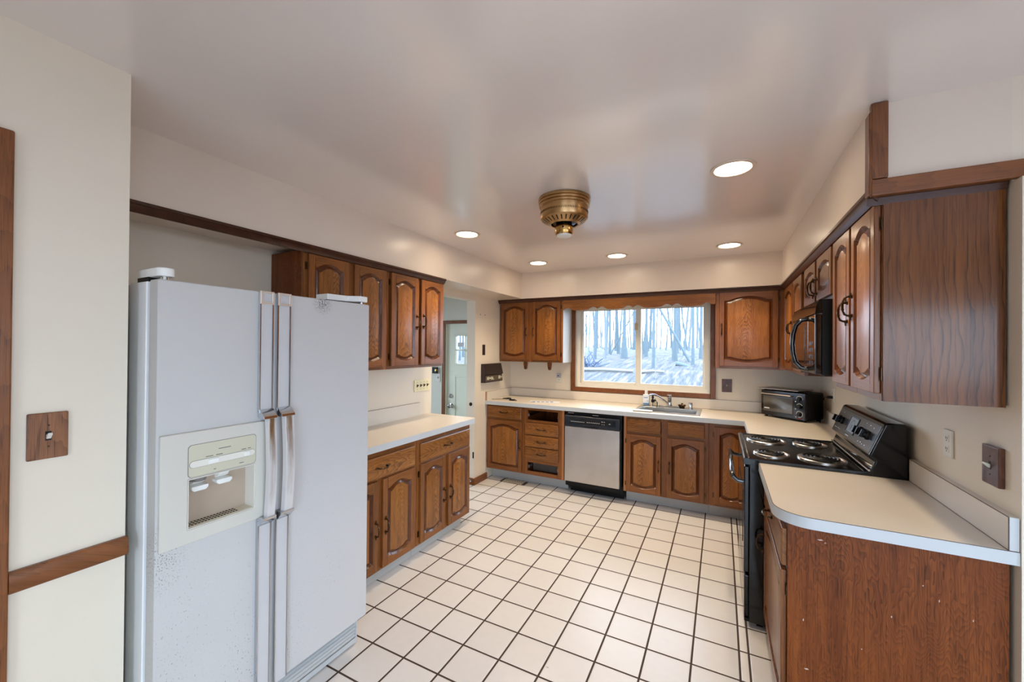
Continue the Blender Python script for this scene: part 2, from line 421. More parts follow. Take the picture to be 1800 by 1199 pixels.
def thing(name, label, cat, loc=(0, 0, 0), rz=0.0, group=None):
    o = bpy.data.objects.new(name, None); COL.objects.link(o); o.location = loc; o.rotation_euler = (0, 0, rz)
    o.empty_display_size = .1
    return tag(o, label, cat, group)
def struct(name, mb, mats, bev=0.0):
    return mb.build(name, mats, None, bev, kind='structure')

# ------------------------------------------------------------------ the room
T = .12
struct('floor', MB().box(XL-.0, XE, YF, 0, -.1, 0), TILE)
struct('ceiling', MB().box(-6.0, XE+T, YF-T, .16, H, H+.12), CEIL)
# back wall with the kitchen window opening
wx0, wx1, wz0, wz1 = -2.375, -.92, 1.065, 2.045
struct('wall_back', MB().ringbox(XL-.11, T, -.1, H, wx0, wx1, wz0, wz1, 0, .16), WALL)
struct('wall_right', MB().box(0, T, -2.815, 0, -.1, 2.075).box(0, T, -2.765, 0, 2.075, H), WALL)
# left wall with the opening to the hall
m = MB()
m.box(XL-.11, XL, -4.06, -1.615, -.1, H).box(XL-.11, XL, -.86, 0, -.1, H).box(XL-.11, XL, -1.615, -.86, 2.05, H)
struct('wall_left', m, WALL)
# foreground wall beside the refrigerator, with a door opening
m = MB()
m.box(-2.65, -2.528, -4.345, -4.055, -.1, H).box(-2.65, -2.528, -5.25, -4.345, 2.06, H).box(-2.65, -2.528, YF, -5.25, -.1, H)
m.box(XL-.11, -2.65, -4.175, -4.055, -.1, H)
struct('wall_front_left', m, WALL)
struct('wall_dining_return', MB().box(T, XE, -2.815, -2.7, -.1, 2.075).box(T, XE, -2.765, -2.7, 2.075, H), WALL)
struct('wall_dining', MB().add([], []).box(XE, XE+T, YF, -6.9, -.1, H).box(XE, XE+T, -3.7, -2.7, -.1, H).box(XE, XE+T, -6.9, -3.7, -.1, .5).box(XE, XE+T, -6.9, -3.7, 2.1, H), WALL)
struct('wall_front', MB().box(-2.65, -.75, YF-T, YF, -.1, H).box(2.05, XE+T, YF-T, YF, -.1, H).box(-.75, 2.05, YF-T, YF, 2.08, H), WALL)
# hall beyond the opening
struct('floor_hall', MB().box(-6.0, XL, -4.06, 0, -.3, -.2), simple('hall_slate', (120, 104, 90), .5, var=.2))
m = MB()
m.box(-6.0, -4.30, 0, .16, -.3, H).box(-4.30, XL-.11, 0, .16, 1.86, H)
m.box(-3.37, XL-.11, 0, .16, -.3, 1.86)
struct('wall_hall_back', m, GREENW)
m = MB()
m.box(-6.1, -6.0, -4.1, -2.6, -.3, H).box(-6.1, -6.0, -.6, .16, -.3, H).box(-6.1, -6.0, -2.6, -.6, -.3, .5).box(-6.1, -6.0, -2.6, -.6, 2.1, H)
m.box(-6.1, XL-.11, -4.2, -4.06, -.3, H)
struct('wall_hall_side', m, GREENW)

# soffits
m = MB()
m.box(XL, 0, -.375, 0, 2.11, H).box(XL, -2.915, -4.055, -.375, 2.11, H).box(-.345, 0, -2.765, -.375, 2.11, H)
struct('trim_1', m, SOFF)['label'] = 'cream boxed soffits above the cabinets'
# dark crown strip under the soffits
m = MB()
def crownY(mb, x0, x1, y, z0=2.068, z1=2.112, d=.03):      # runs along x, front at y
    mb.prism([(y, z1), (y, z1-.012), (y+.008, z1-.016), (y+.014, z0+.012), (y+d-.004, z0), (y+d, z0), (y+d, z1)], 'X', x0, x1)
def crownX(mb, y0, y1, x, sgn, z0=2.068, z1=2.112, d=.03):
    mb.prism([(x, z1), (x, z1-.012), (x-sgn*.008, z1-.016), (x-sgn*.014, z0+.012), (x-sgn*(d-.004), z0), (x-sgn*d, z0), (x-sgn*d, z1)], 'Y', y0, y1)
crownY(m, XL, -.345, -.35); struct('trim_2', m, CROWN)
m = MB(); crownX(m, -4.05, -1.855, -2.905, 1); struct('trim_3', m, CROWN)
m = MB(); crownX(m, -2.765, -.35, -.355, -1); crownY(m, -.355, -.005, -2.768, 2.055, 2.095, .022); struct('trim_4', m, CROWN)
# boards framing the end of the right soffit
m = MB(); m.box(-.352, -.305, -2.79, -2.765, 2.1395, H-.001); m.box(-.358, -.345, -2.788, -2.74, 2.085, H-.03)
struct('trim_5', m, TRIMW, .004)
struct('trim_6', MB().box(-.352, XE-.002, -2.79, -2.765, 2.08, 2.138), TRIMH, .004)
# chair rail, casings, baseboard
struct('trim_7', MB().prism([(-2.528, .857), (-2.512, .857), (-2.506, .868), (-2.508, .9), (-2.514, .915), (-2.528, .915)], 'Y', -4.298, -4.052), TRIMH, .002)
m = MB(); m.box(-2.528, -2.508, -4.365, -4.298, 0, 2.105).box(-2.528, -2.508, -5.32, -4.365, 2.035, 2.105).box(-2.528, -2.508, -5.32, -5.25, 0, 2.035)
m.box(-2.65, -2.53, -4.365, -4.345, 0, 2.05)
struct('trim_8', m, TRIMW, .004)
struct('door_2', MB().box(-2.62, -2.585, -5.248, -4.347, .003, 2.058), TRIMW, .002)
struct('baseboard_left', MB().box(XL, XL+.016, -.86, -.6, 0, .075).box(XL-.11, XL+.016, -.876, -.86, 0, .075), TRIMH, .003)

# window 1
win = thing('window_1', 'white two-pane sliding window in oak casing over the sink', 'window', (0, 0, 0)); win['kind'] = 'structure'
m = MB(); m.ringbox(-2.367, -.918, 1.072, 2.04, -2.322, -.963, 1.112, 2.0, .03, .11)
m.build('window_frame', VINYL, win, .004)
m = MB(); m.ringbox(-2.322, -1.622, 1.112, 2.0, -2.296, -1.672, 1.14, 1.975, .072, .10)
s1_ = m.build('sash', VINYL, win, .003)
m = MB(); m.ringbox(-1.68, -.963, 1.112, 2.0, -1.622, -.99, 1.14, 1.975, .04, .068)
s2_ = m.build('sash', VINYL, win, .003)
MB().box(-2.298, -1.67, .084, .088, 1.138, 1.977).build('pane', GLASS, s1_)
MB().box(-1.624, -.988, .052, .056, 1.138, 1.977).build('pane', GLASS, s2_)
MB().box(-1.69, -1.655, .026, .04, 1.74, 1.82).build('latch', simple('tan_latch', (206, 184, 150), .5), s2_, .003)
m = MB()
m.box(-2.425, -2.37, -.022, 0, 1.02, 2.1).box(-.918, -.868, -.022, 0, 1.02, 2.1).box(-2.37, -.918, -.022, 0, 1.02, 1.07).box(-2.37, -.918, -.022, 0, 2.045, 2.1)
struct('trim_9', m, TRIMW, .003)
m = MB(); m.box(-2.375, -2.367, 0, .03, 1.065, 2.045).box(-.92, -.915, 0, .03, 1.065, 2.045).box(-2.375, -.915, 0, .03, 1.065, 1.072)
struct('trim_10', m, VINYL)
# windows behind the camera that let the daylight in
def plain_window(name, label, mb_frame, mb_glass):
    r = thing(name, label, 'window'); r['kind'] = 'structure'
    mb_frame.build('window_frame', VINYL, r, .004); mb_glass.build('pane', GLASS, r)
m = MB(); m.ringbox(-.75, 2.05, 0, 2.08, -.68, 1.98, .07, 2.01, YF-.09, YF-.04).box(.61, .69, YF-.088, YF-.042, .07, 2.01)
plain_window('window_2', 'sliding glass patio door behind the camera', m, MB().box(-.68, 1.98, YF-.068, YF-.062, .07, 2.01))
m = MB(); m.box(XE+.03, XE+.09, -6.9, -3.7, .5, .56).box(XE+.03, XE+.09, -6.9, -3.7, 2.04, 2.1).box(XE+.03, XE+.09, -6.9, -6.83, .56, 2.04).box(XE+.03, XE+.09, -3.77, -3.7, .56, 2.04).box(XE+.03, XE+.09, -4.94, -4.86, .56, 2.04)
plain_window('window_3', 'wide dining room window on the right behind the camera', m, MB().box(XE+.058, XE+.062, -6.83, -3.77, .56, 2.04))
m = MB(); m.box(-6.08, -6.02, -2.6, -.6, .5, .56).box(-6.08, -6.02, -2.6, -.6, 2.04, 2.1).box(-6.08, -6.02, -2.6, -2.54, .56, 2.04).box(-6.08, -6.02, -.66, -.6, .56, 2.04)
plain_window('added_window_4', 'unseen hall window added on the left to light the hall', m, MB().box(-6.052, -6.048, -2.54, -.66, .56, 2.04))  # unseen window, added to brighten the hall

# hall door
d1 = thing('door_1', 'pale green hall door with small glass lites and steel knob', 'door', (-4.30, 0, -.2)); d1['kind'] = 'structure'
def hall_door():
    W, Hh = .86, 2.056
    lx = [(.165, .315), (.335, .485), (.505, .655)]; lz = [(1.50, 1.68), (1.70, 1.885)]
    m = MB(); xs = [0]+[c for p in lx for c in p]+[W]; zs = [0, 1.50, 1.68, 1.70, 1.885, Hh]
    for i in range(len(xs)-1):
        for j in range(len(zs)-1):
            if i % 2 == 1 and j in (1, 3): continue
            m.box(xs[i], xs[i+1], .02, .06, zs[j], zs[j+1])
    m.build('door_leaf', DOORP, d1)
    mm = MB(); mm.ringbox(.14, .68, 1.475, 1.91, .165, .655, 1.50, 1.885, .008, .02)
    for a in (.315, .485): mm.box(a, a+.02, .01, .02, 1.5, 1.885)
    mm.box(.165, .655, .01, .02, 1.68, 1.70)
    mm.build('lite_frame', DOORP, d1, .003)
    MB().box(.165, .655, .035, .04, 1.5, 1.885).build('pane', GLASS, d1)
    mm = MB(); mm.ringbox(.145, .71, .25, 1.33, .165, .69, .27, 1.31, .012, .02); mm.box(.18, .675, .014, .02, .285, 1.295)
    mm.build('door_panel', DOORP, d1, .003)
    mm = MB(); mm.lathe([(.032, 0), (.032, -.006), (.012, -.012), (.012, -.03), (.028, -.04), (.03, -.055), (.02, -.066), (0.001, -.068)], 20, (.095, .02, .90), 'Y')
    mm.build('knob', CHROME, d1)
    mm = MB(); mm.lathe([(.03, 0), (.03, -.012), (.022, -.02), (.001, -.021)], 20, (.085, .02, 1.04), 'Y'); mm.build('deadbolt', CHROME, d1)
    mm = MB(); mm.box(.19, .30, .024, .032, 1.735, 1.80); pn = mm.build('notice', PAPER, d1)
    mm = MB()
    for k in range(3): mm.box(.20, .29, .0232, .024, 1.745+k*.016, 1.75+k*.016)
    mm.build('printed_lines', INK, pn)
hall_door()
m = MB(); m.box(-4.352, -4.30, -.018, 0, -.2, 1.905).box(-4.30, -3.4, -.018, 0, 1.858, 1.905)
struct('trim_11', m, TRIMW, .003)

# ------------------------------------------------------------------ hardware
def pull_mesh(vertical=True):
    m = MB(); q = []
    pts = [(-.040, 0), (-.040, -.016), (-.034, -.026), (-.020, -.031), (-.006, -.033), (.006, -.033), (.020, -.031), (.034, -.026), (.040, -.016), (.040, 0)]
    rad = [.0042, .0042, .0045, .0038, .0052, .0052, .0038, .0045, .0042, .0042]
    P = [(0, d, a) if vertical else (a, d, 0) for a, d in pts]
    m.tube(P, rad, 8)
    for a in (-.014, .014):
        c = (0, -.032, a) if vertical else (a, -.032, 0)
        m.lathe([(.001, -.004), (.006, -.002), (.006, .002), (.001, .004)], 8, c, 'Z' if vertical else 'X')
    for sg in (-1, 1):
        c = (0, -.006, sg*.04) if vertical else (sg*.04, -.006, 0)
        m.lathe([(.006, 0), (.0065, sg*.005), (.003, sg*.011), (.0048, sg*.015), (.001, sg*.022)], 8, c, 'Z' if vertical else 'X')
        m.lathe([(.008, 0), (.008, -.003), (.004, -.005)], 8, (0, 0, sg*.04) if vertical else (sg*.04, 0, 0), 'Y')
    return m.mesh('pull', BRASSD)
PULL_V, PULL_H = pull_mesh(True), pull_mesh(False)
def hinge_mesh():
    m = MB(); m.box(-.004, .015, -.0015, 0, -.022, .022); m.lathe([(.0045, -.026), (.0045, .026)], 8, (-.004, -.004, 0), 'Z')
    m.lathe([(.003, 0), (.003, -.002)], 6, (.008, -.0015, .012), 'Y'); m.lathe([(.003, 0), (.003, -.002)], 6, (.008, -.0015, -.012), 'Y')
    return m.mesh('hinge', BRASSD)
HINGE = hinge_mesh()

# ------------------------------------------------------------------ cathedral doors and drawers
def arch(u, A):
    s_ = abs(2*u-1)
    if s_ < .66: return A*(1-.62*(s_/.66)**1.9)
    return A*.38*max(0.0, 1-(s_-.66)/.27)**1.7
NA = 30
def opening(w, h, st, rl, A, Ab, d):
    """closed loop, counter-clockwise from bottom-left, centred on x=0; bottom dips in the middle, top rises"""
    x0, x1 = -w/2+st+d, w/2-st-d
    L = []
    for i in range(NA+1):
        u = i/NA; L.append((x0+(x1-x0)*u, -h/2+rl+Ab+d-arch(u, Ab)))
    for i in range(NA+1):
        u = 1-i/NA; L.append((x0+(x1-x0)*u, h/2-rl-A-d+arch(u, A)))
    return L
def make_door(parent, x0, x1, z0, z1, name='door', hside=None, hz=None, flat=False, hinges=True, mats=None, t=.02, st=.041, rl=.040):
    w, h = x1-x0, z1-z0; A = min(.036, w*.105, h*.09); Ab = 0.004 if flat else A*.65
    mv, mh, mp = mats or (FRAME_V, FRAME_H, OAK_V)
    m = MB(); y = -t; g = .0025
    e = .004
    # stiles
    for sg in (-1, 1):
        a, b = (-w/2, -w/2+st) if sg < 0 else (w/2-st, w/2)
        m.box(a, b, y, 0, -h/2, h/2, 0)
    o0 = opening(w, h, st, rl, A, Ab, 0); o1 = opening(w, h, st, rl, A, Ab, .012)
    n = NA+1
    # rails: front strips between opening edge and the outer edge
    for part, zo in ((o0[:n], -h/2), (o0[n:], h/2)):
        vs = []; fs = []
        for (px, pz) in part: vs += [(px, y, pz), (px, y, zo), (px, 0, zo)]
        for i in range(n-1):
            a = 3*i; b = a+3
            fs += [(a, a+1, b+1, b), (a+1, a+2, b+2, b+1)]
        m.add(vs, fs, 1)
    # routed inner edge
    k = len(o0)
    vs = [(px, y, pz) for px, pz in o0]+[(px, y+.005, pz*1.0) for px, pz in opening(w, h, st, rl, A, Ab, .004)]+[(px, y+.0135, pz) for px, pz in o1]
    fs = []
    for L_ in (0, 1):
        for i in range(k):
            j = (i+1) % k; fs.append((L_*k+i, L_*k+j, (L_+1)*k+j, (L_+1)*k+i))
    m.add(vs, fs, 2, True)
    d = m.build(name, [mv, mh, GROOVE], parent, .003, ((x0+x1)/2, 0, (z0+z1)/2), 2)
    # raised panel
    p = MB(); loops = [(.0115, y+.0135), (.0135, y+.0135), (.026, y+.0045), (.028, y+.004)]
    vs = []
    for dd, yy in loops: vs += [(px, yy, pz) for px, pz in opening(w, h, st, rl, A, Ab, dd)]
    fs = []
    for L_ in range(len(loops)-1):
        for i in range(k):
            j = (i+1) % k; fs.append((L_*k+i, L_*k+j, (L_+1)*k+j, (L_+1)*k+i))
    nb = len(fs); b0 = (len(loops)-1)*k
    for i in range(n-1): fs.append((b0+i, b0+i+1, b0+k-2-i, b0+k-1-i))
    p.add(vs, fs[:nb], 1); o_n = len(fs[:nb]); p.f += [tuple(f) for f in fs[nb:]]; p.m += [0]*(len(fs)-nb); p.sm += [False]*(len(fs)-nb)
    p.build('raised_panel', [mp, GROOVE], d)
    if hside:
        hx = (w/2-st*.5)*(1 if hside == 'r' else -1)
        link('handle', PULL_V, d, (hx, -t, (hz if hz is not None else (z0+z1)/2)-(z0+z1)/2))
    if hinges and hside:
        sg = -1 if hside == 'r' else 1
        for zz in (h/2-.07, -h/2+.07):
            o = link('hinge', HINGE, d, (sg*(w/2), -.001, zz))
            if sg < 0: o.rotation_euler = (0, PI, 0)
    return d
def make_drawer(parent, x0, x1, z0, z1, pull=True, t=.02, name='drawer', mats=None):
    w, h = x1-x0, z1-z0
    m = MB(); e = .008
    vs = [(-w/2, 0, -h/2), (w/2, 0, -h/2), (w/2, 0, h/2), (-w/2, 0, h/2),
          (-w/2, -t+.005, -h/2), (w/2, -t+.005, -h/2), (w/2, -t+.005, h/2), (-w/2, -t+.005, h/2),
          (-w/2+e, -t, -h/2+e), (w/2-e, -t, -h/2+e), (w/2-e, -t, h/2-e), (-w/2+e, -t, h/2-e)]
    fs = [(3, 2, 1, 0), (8, 9, 10, 11)]
    for i in range(4):
        j = (i+1) % 4; fs += [(i, j, 4+j, 4+i), (4+i, 4+j, 8+j, 8+i)]
    m.add(vs, fs)
    d = m.build(name, mats or OAK_H, parent, .0015, ((x0+x1)/2, 0, (z0+z1)/2))
    if pull: link('handle', PULL_H, d, (0, -t, 0))
    return d
def face_frame(parent, W, z0, z1, stiles, rails, t=.02, y0=0.0):
    """stiles: [(x0,x1)], rails: [(x0,x1,z0,z1)]"""
    m = MB()
    for a, b in stiles: m.box(a, b, y0, y0+t, z0, z1, 0)
    for a, b, c, d in rails: m.box(a, b, y0+.0002, y0+t, c, d, 1)
    return m.build('face_frame', [FRAME_V, FRAME_H], parent, .0012)
def carcass(parent, W, D, z0, z1, y0=.02, side_r=None, side_l=None, open_top=True, tt=.016):
    m = MB()
    m.box(0, tt, y0, D, z0, z1, 0).box(W-tt, W, y0, D, z0, z1, 0).box(tt, W-tt, y0, D, z0, z0+tt, 0).box(tt, W-tt, D-.008, D, z0+tt, z1, 0)
    if not open_top: m.box(tt, W-tt, y0, D-.008, z1-tt, z1, 0)
    return m.build('carcass', PANEL_BASE, parent, 0)
RB, RLFT, RRGT = 0.0, PI/2, -PI/2
def toe(parent, W, z1=.13, y=.14, D=.3, x0=0.0):
    MB().box(x0, W, y, y+.015, 0.001, z1).build('toe_kick', WHITEV, parent)

# ------------------------------------------------------------------ base cabinets, back run (front faces -Y)
ZT = .872
def rebase(root, zb):
    root.location.z += zb
    for c in root.children: c.location.z -= zb
YB = -.60
def base_root(x0, label, name='base_cabinet', group='oak base cabinets on the back wall'):
    return thing(name, label, 'cabinet', (x0, YB, 0), RB, group)
# 1: drawer over door against the left wall
x0 = XL+.006; W = .492; r = base_root(x0, 'oak base cabinet in the left corner, one drawer over one door')
L = lambda X: X-x0
carcass(r, W, .59, .13, ZT); toe(r, W)
face_frame(r, W, .13, ZT, [(0, .03), (W-.048, W)], [(.03, W-.048, .13, .16), (.03, W-.048, .69, .74), (.03, W-.048, .845, ZT)])
make_drawer(r, L(-3.228), L(-2.79), .727, .857); make_door(r, L(-3.228), L(-2.785), .142, .70, hside='r', hz=.45, flat=True)
# 2: drawer stack with the top and bottom drawers missing
x0 = -2.752+.0; W = .462; r = base_root(x0, 'oak drawer cabinet with empty top and bottom openings, left of dishwasher', 'drawer_cabinet')
carcass(r, W, .59, .13, ZT); toe(r, W)
face_frame(r, W, .13, ZT, [(0, .034), (W-.072, W)], [(.034, W-.072, .13, .172), (.034, W-.072, .266, .305), (.034, W-.072, .43, .45), (.034, W-.072, .562, .58), (.034, W-.072, .70, .735), (.034, W-.072, .842, ZT)])
for a, b in ((.577, .703), (.445, .564), (.304, .434)): make_drawer(r, L(-2.743), L(-2.352), a, b)
MB().box(W-.026, W, -.002, 0, .13, ZT).build('edge_strip', EDGEW, r)
for zz in (.77, .20):
    for xx in (.036, W-.084): MB().box(xx, xx+.01, .022, .5, zz, zz+.03).build('drawer_slide', STEEL, r)
MB().box(.05, W-.09, .12, .45, .15, .24).build('cross_brace', simple('grey_board', (96, 84, 74), .7), r)
# 3: sink base
x0 = -1.668; W = .752; r = base_root(x0, 'oak sink cabinet with two false drawer fronts and two arched doors', 'sink_cabinet')
carcass(r, W, .59, .13, ZT); toe(r, W)
face_frame(r, W, .13, ZT, [(0, .04), (.35, .405), (W-.036, W)], [(.04, .35, .13, .16), (.405, W-.036, .13, .16), (.04, .35, .69, .73), (.405, W-.036, .69, .73), (.04, .35, .835, ZT), (.405, W-.036, .835, ZT)])
make_drawer(r, L(-1.637), L(-1.323), .722, .845, False, name='false_front'); make_drawer(r, L(-1.261), L(-.948), .722, .845, False, name='false_front')
make_door(r, L(-1.640), L(-1.322), .14, .695, hside='r', hz=.42); make_door(r, L(-1.267), L(-.950), .14, .695, hside='l', hz=.42)
MB().box(0, .022, -.002, 0, .13, ZT).build('edge_strip', EDGEW, r)
# 4: corner cabinet with the tall door
x0 = -.914; W = .305; r = base_root(x0, 'oak corner base cabinet with full height door beside the black range')
carcass(r, W, .59, .13, ZT); toe(r, W)
face_frame(r, W, .13, ZT, [(0, .05), (W-.01, W)], [(.05, W-.01, .13, .175), (.05, W-.01, .825, ZT)])
make_door(r, L(-.870), L(-.615), .158, .838, hside='r')
# blind cabinet in the corner behind the range line
r = thing('base_cabinet', 'oak base cabinet on the right wall between the corner and the range', 'cabinet', (-.59, -.625, 0), RRGT)
W = .66; carcass(r, W, .58, .13, ZT); toe(r, W); face_frame(r, W, .13, ZT, [(0, .05), (W-.05, W)], [(.05, W-.05, .13, .17), (.05, W-.05, .82, ZT)])
make_door(r, .06, W-.06, .15, .84, hside='r')

# ------------------------------------------------------------------ left run (front faces +X), local x = Y - y0
XLF = -2.772
for (y0, label) in ((-3.06, 'oak base cabinet under the left counter, next to the refrigerator'), (-2.368, 'oak base cabinet at the doorway end of the left counter')):
    W = .688; r = thing('base_cabinet', label, 'cabinet', (XLF, y0, 0), RLFT, 'oak base cabinets under the left counter')
    Q = lambda Y: Y-y0-(.028 if 0 else 0)
    k = 0 if y0 > -2.5 else -.702
    carcass(r, W, .47, .085, ZT); toe(r, W-(.06 if k == 0 else 0), .085, .045)
    face_frame(r, W, .085, ZT, [(0, .03), (.325, .365), (W-.02, W)], [(.03, .325, .085, .10), (.365, W-.02, .085, .10), (.03, .325, .665, .69), (.365, W-.02, .665, .69), (.03, .325, .82, ZT), (.365, W-.02, .82, ZT)])
    make_drawer(r, Q(-2.338+k), Q(-1.701+k), .688, .826)
    make_door(r, Q(-2.341+k), Q(-2.05+k), .098, .673, hside='r', hz=.37)
    make_door(r, Q(-2.006+k), Q(-1.703+k), .098, .673, hside='l', hz=.37)

# uppers on the left wall
XLU = -2.945
for (y0, W, label, ds) in ((-3.15, .645, 'oak wall cabinet above the refrigerator, two arched doors', ((-3.128, -2.849, 'r', None), (-2.802, -2.525, 'l', None))),
                           (-2.503, .643, 'oak wall cabinet at the doorway end of the left wall, paired pulls', ((-2.472, -2.184, 'r', 1.725), (-2.146, -1.868, 'l', 1.735)))):
    r = thing('wall_cabinet', label, 'cabinet', (XLU, y0, 0), RLFT, 'oak wall cabinets on the left wall')
    m = MB(); D = .30
    carcass(r, W, D, 1.372, 2.085, .02, open_top=False)
    face_frame(r, W, 1.368, 2.085, [(0, .03), (W*.5-.03, W*.5+.03), (W-.03, W)], [(.03, W*.5-.03, 1.368, 1.40), (W*.5+.03, W-.03, 1.368, 1.40), (.03, W*.5-.03, 2.05, 2.085), (W*.5+.03, W-.03, 2.05, 2.085)])
    for a, b, hs, hz in ds:
        d = make_door(r, a-y0, b-y0, 1.388, 2.066, hside=hs, hz=hz)
        if hz is None:
            for c in list(d.children):
                if c.name.startswith('handle'): bpy.data.objects.remove(c)
    rebase(r, 1.368)

# uppers on the back wall
YU = -.305
x0 = XL+.006; W = .822; r = thing('wall_cabinet', 'oak wall cabinet left of the window, white side panel and two doors', 'cabinet', (x0, YU, 0), RB, 'oak wall cabinets on the back wall')
carcass(r, W, .30, 1.365, 2.085, .02, open_top=False)
face_frame(r, W, 1.362, 2.085, [(0, .03), (.37, .43), (W-.03, W)], [(.03, .37, 1.362, 1.39), (.43, W-.03, 1.362, 1.39), (.03, .37, 2.05, 2.085), (.43, W-.03, 2.05, 2.085)])
make_door(r, L(-3.226), L(-2.856), 1.384, 2.07, hside='r', hz=1.72); make_door(r, L(-2.805), L(-2.449), 1.384, 2.07, hside='l', hz=1.72)
MB().box(W, W+.004, .002, .299, 1.362, 2.085).build('side_panel', WHITES, r)
rebase(r, 1.362)
x0 = -.87; W = .862; r = thing('wall_cabinet', 'oak wall cabinet right of the window with one wide arched door', 'cabinet', (x0, YU, 0), RB, 'oak wall cabinets on the back wall')
carcass(r, W, .30, 1.352, 2.085, .02, open_top=False)
face_frame(r, W, 1.35, 2.085, [(0, .04), (.5, W)], [(.04, .5, 1.35, 1.385), (.04, .5, 2.05, 2.085)])
make_door(r, L(-.837), L(-.366), 1.372, 2.068, hside='l', hz=1.72)
rebase(r, 1.35)
# scalloped valance
def valance():
    xa, xb = -2.422, -.872; cus = [-2.414, -2.02, -1.645, -1.261, -.900]
    pts = [(xa, 2.085), (xa, 1.976)]
    N = 26
    for i in range(len(cus)-1):
        a, b = cus[i], cus[i+1]
        for k in range(N+1):
            u = k/N
            # cusp at both ends, humps beside them, a smooth low belly in the middle
            e_ = min(u, 1-u)*2; z = 1.964+.022*math.sin(PI*min(e_/.52, 1.0))*(1 if e_ < .52 else 0) - .012*math.sin(PI*.5*e_)**3
            if 0 < k or i == 0: pts.append((a+(b-a)*u, z))
    pts += [(xb, 1.968), (xb, 2.085)]
    o = MB().prism(pts, 'Y', -.325, -.306).build('window_valance', OAK_H, None, 0)
    o.rotation_euler = (0, 0, 0)
    tag(o, 'scalloped oak valance board spanning the window between wall cabinets', 'valance')
valance()

# uppers on the right wall (front faces -X), local x = y0 - Y
XRU = -.31
def right_upper(y0, y1, zb, label, doors, stiles, name='wall_cabinet'):
    W = y0-y1; r = thing(name, label, 'cabinet', (XRU, y0, 0), RRGT, 'oak wall cabinets on the right wall')
    carcass(r, W, .305, zb+.002, 2.085, .02, open_top=False)
    rails = []
    for (a, b), (c, d) in zip(stiles[:-1], stiles[1:]): rails += [(b, c, zb, zb+.03), (b, c, 2.05, 2.085)]
    face_frame(r, W, zb, 2.085, stiles, rails)
    for a, b, hs, hz, z0 in doors: make_door(r, y0-a, y0-b, z0, 2.062, hside=hs, hz=hz)
    return r, W
r, W = right_upper(-.312, -1.245, 1.352, 'oak corner wall cabinet between the back wall and the microwave', [(-.385, -.822, 'r', 1.70, 1.375), (-.862, -1.232, 'l', 1.70, 1.375)], [(0, .08), (.505, .555), (.915, .933)])
rebase(r, 1.352)
r, W = right_upper(-1.247, -2.098, 1.80, 'short oak wall cabinet directly above the black microwave', [(-1.345, -1.69, 'r', 1.90, 1.818), (-1.742, -2.082, 'l', 1.90, 1.818)], [(0, .11), (.44, .5), (.82, .851)])
rebase(r, 1.80)
r, W = right_upper(-2.10, -2.745, 1.352, 'tall oak wall cabinet nearest the camera with a broad veneer end', [(-2.125, -2.412, 'r', 1.70, 1.378), (-2.442, -2.735, 'l', 1.72, 1.378)], [(0, .035), (.30, .35), (.625, .645)])
MB().box(W, W+.006, .002, .303, 1.352, 2.08).build('end_panel', PANEL_END, r)
rebase(r, 1.352)

# right base cabinet by the camera
y0 = -2.068; W = .715; r = thing('base_cabinet', 'oak base cabinet nearest the camera with scuffed veneer end, right of range', 'cabinet', (-.592, y0, 0), RRGT)
carcass(r, W-.008, .582, .10, ZT); toe(r, W-.008, .10, .07)
face_frame(r, W, .10, ZT, [(0, .03), (W-.03, W-.002)], [(.03, W-.03, .10, .14), (.03, W-.03, .68, .71), (.03, W-.03, .835, ZT)])
make_drawer(r, .012, W-.018, .70, .842); make_door(r, .012, W-.018, .115, .682, hside='l', hz=.50)
MB().box(W-.008, W, .0, .580, 0, ZT).build('end_panel', PANEL_BASE, r)
m = MB()
for (a, b, sa, sb) in ((.10, .83, .018, .006), (.115, .822, .006, .003), (.05, .52, .004, .012), (.30, .61, .004, .008), (.42, .70, .003, .01), (.38, .74, .004, .005), (.50, .66, .003, .009), (.06, .34, .015, .006), (.22, .47, .004, .004)):
    m.prism([(a-sa/2, b), (a-sa*.1, b-sb*.5), (a+sa/2, b-sb*.1), (a+sa*.2, b+sb*.5)], 'X', W, W+.0006)
m.build('paint_scuff', simple('pale_scuff', (186, 164, 148), .7), r)

# ------------------------------------------------------------------ countertops
def slab_edge(mb, poly, z0=.874, z1=.914): return mb.prism(poly, 'Z', z0, z1)
ct = thing('countertop', 'long cream laminate countertop with sink, turning the back right corner', 'countertop', (-1.5, -.3, .874))
cx0, cy0 = -1.5, -.3
sk = (-1.590, -1.000, -.515, -.075)       # sink cut-out x0,x1,y0,y1
def topface(poly, hole=None): pass
m = MB()
a0, a1, b0, b1 = sk
A_ = lambda x, y: (x-cx0, y-cy0)
def cbox(mb, x0, x1, y0, y1, z0, z1, mi=0): return mb.box(x0-cx0, x1-cx0, y0-cy0, y1-cy0, z0-.874, z1-.874, mi)
xr = -.002
cbox(m, XL+.002, a0, -.635, -.002, .874, .914); cbox(m, a0, a1, -.635, b0, .874, .914); cbox(m, a0, a1, b1, -.002, .874, .914); cbox(m, a1, xr, -.635, -.002, .874, .914)
cbox(m, -.635, xr, -1.296, -.635, .874, .914)
m.build('worktop', LAM, ct)
m = MB(); cbox(m, XL+.002, -.6355, -.639, -.635, .872, .9135); cbox(m, -.639, -.635, -1.296, -.635, .872, .9135)
m.build('front_edge', LAME, ct)
m = MB(); cbox(m, XL+.022, -.022, -.022, -.002, .914, 1.016); cbox(m, XL+.002, XL+.022, -.632, -.002, .914, 1.016); cbox(m, -.022, -.002, -1.296, -.002, .914, 1.016)
m.build('backsplash', LAM, ct)
m = MB(); cbox(m, XL+.022, -.022, -.0225, -.0215, 1.0150, 1.0168); cbox(m, XL+.0215, XL+.0225, -.632, -.022, 1.0150, 1.0168); cbox(m, XL+.022, -.022, -.024, -.022, .914, .9155)
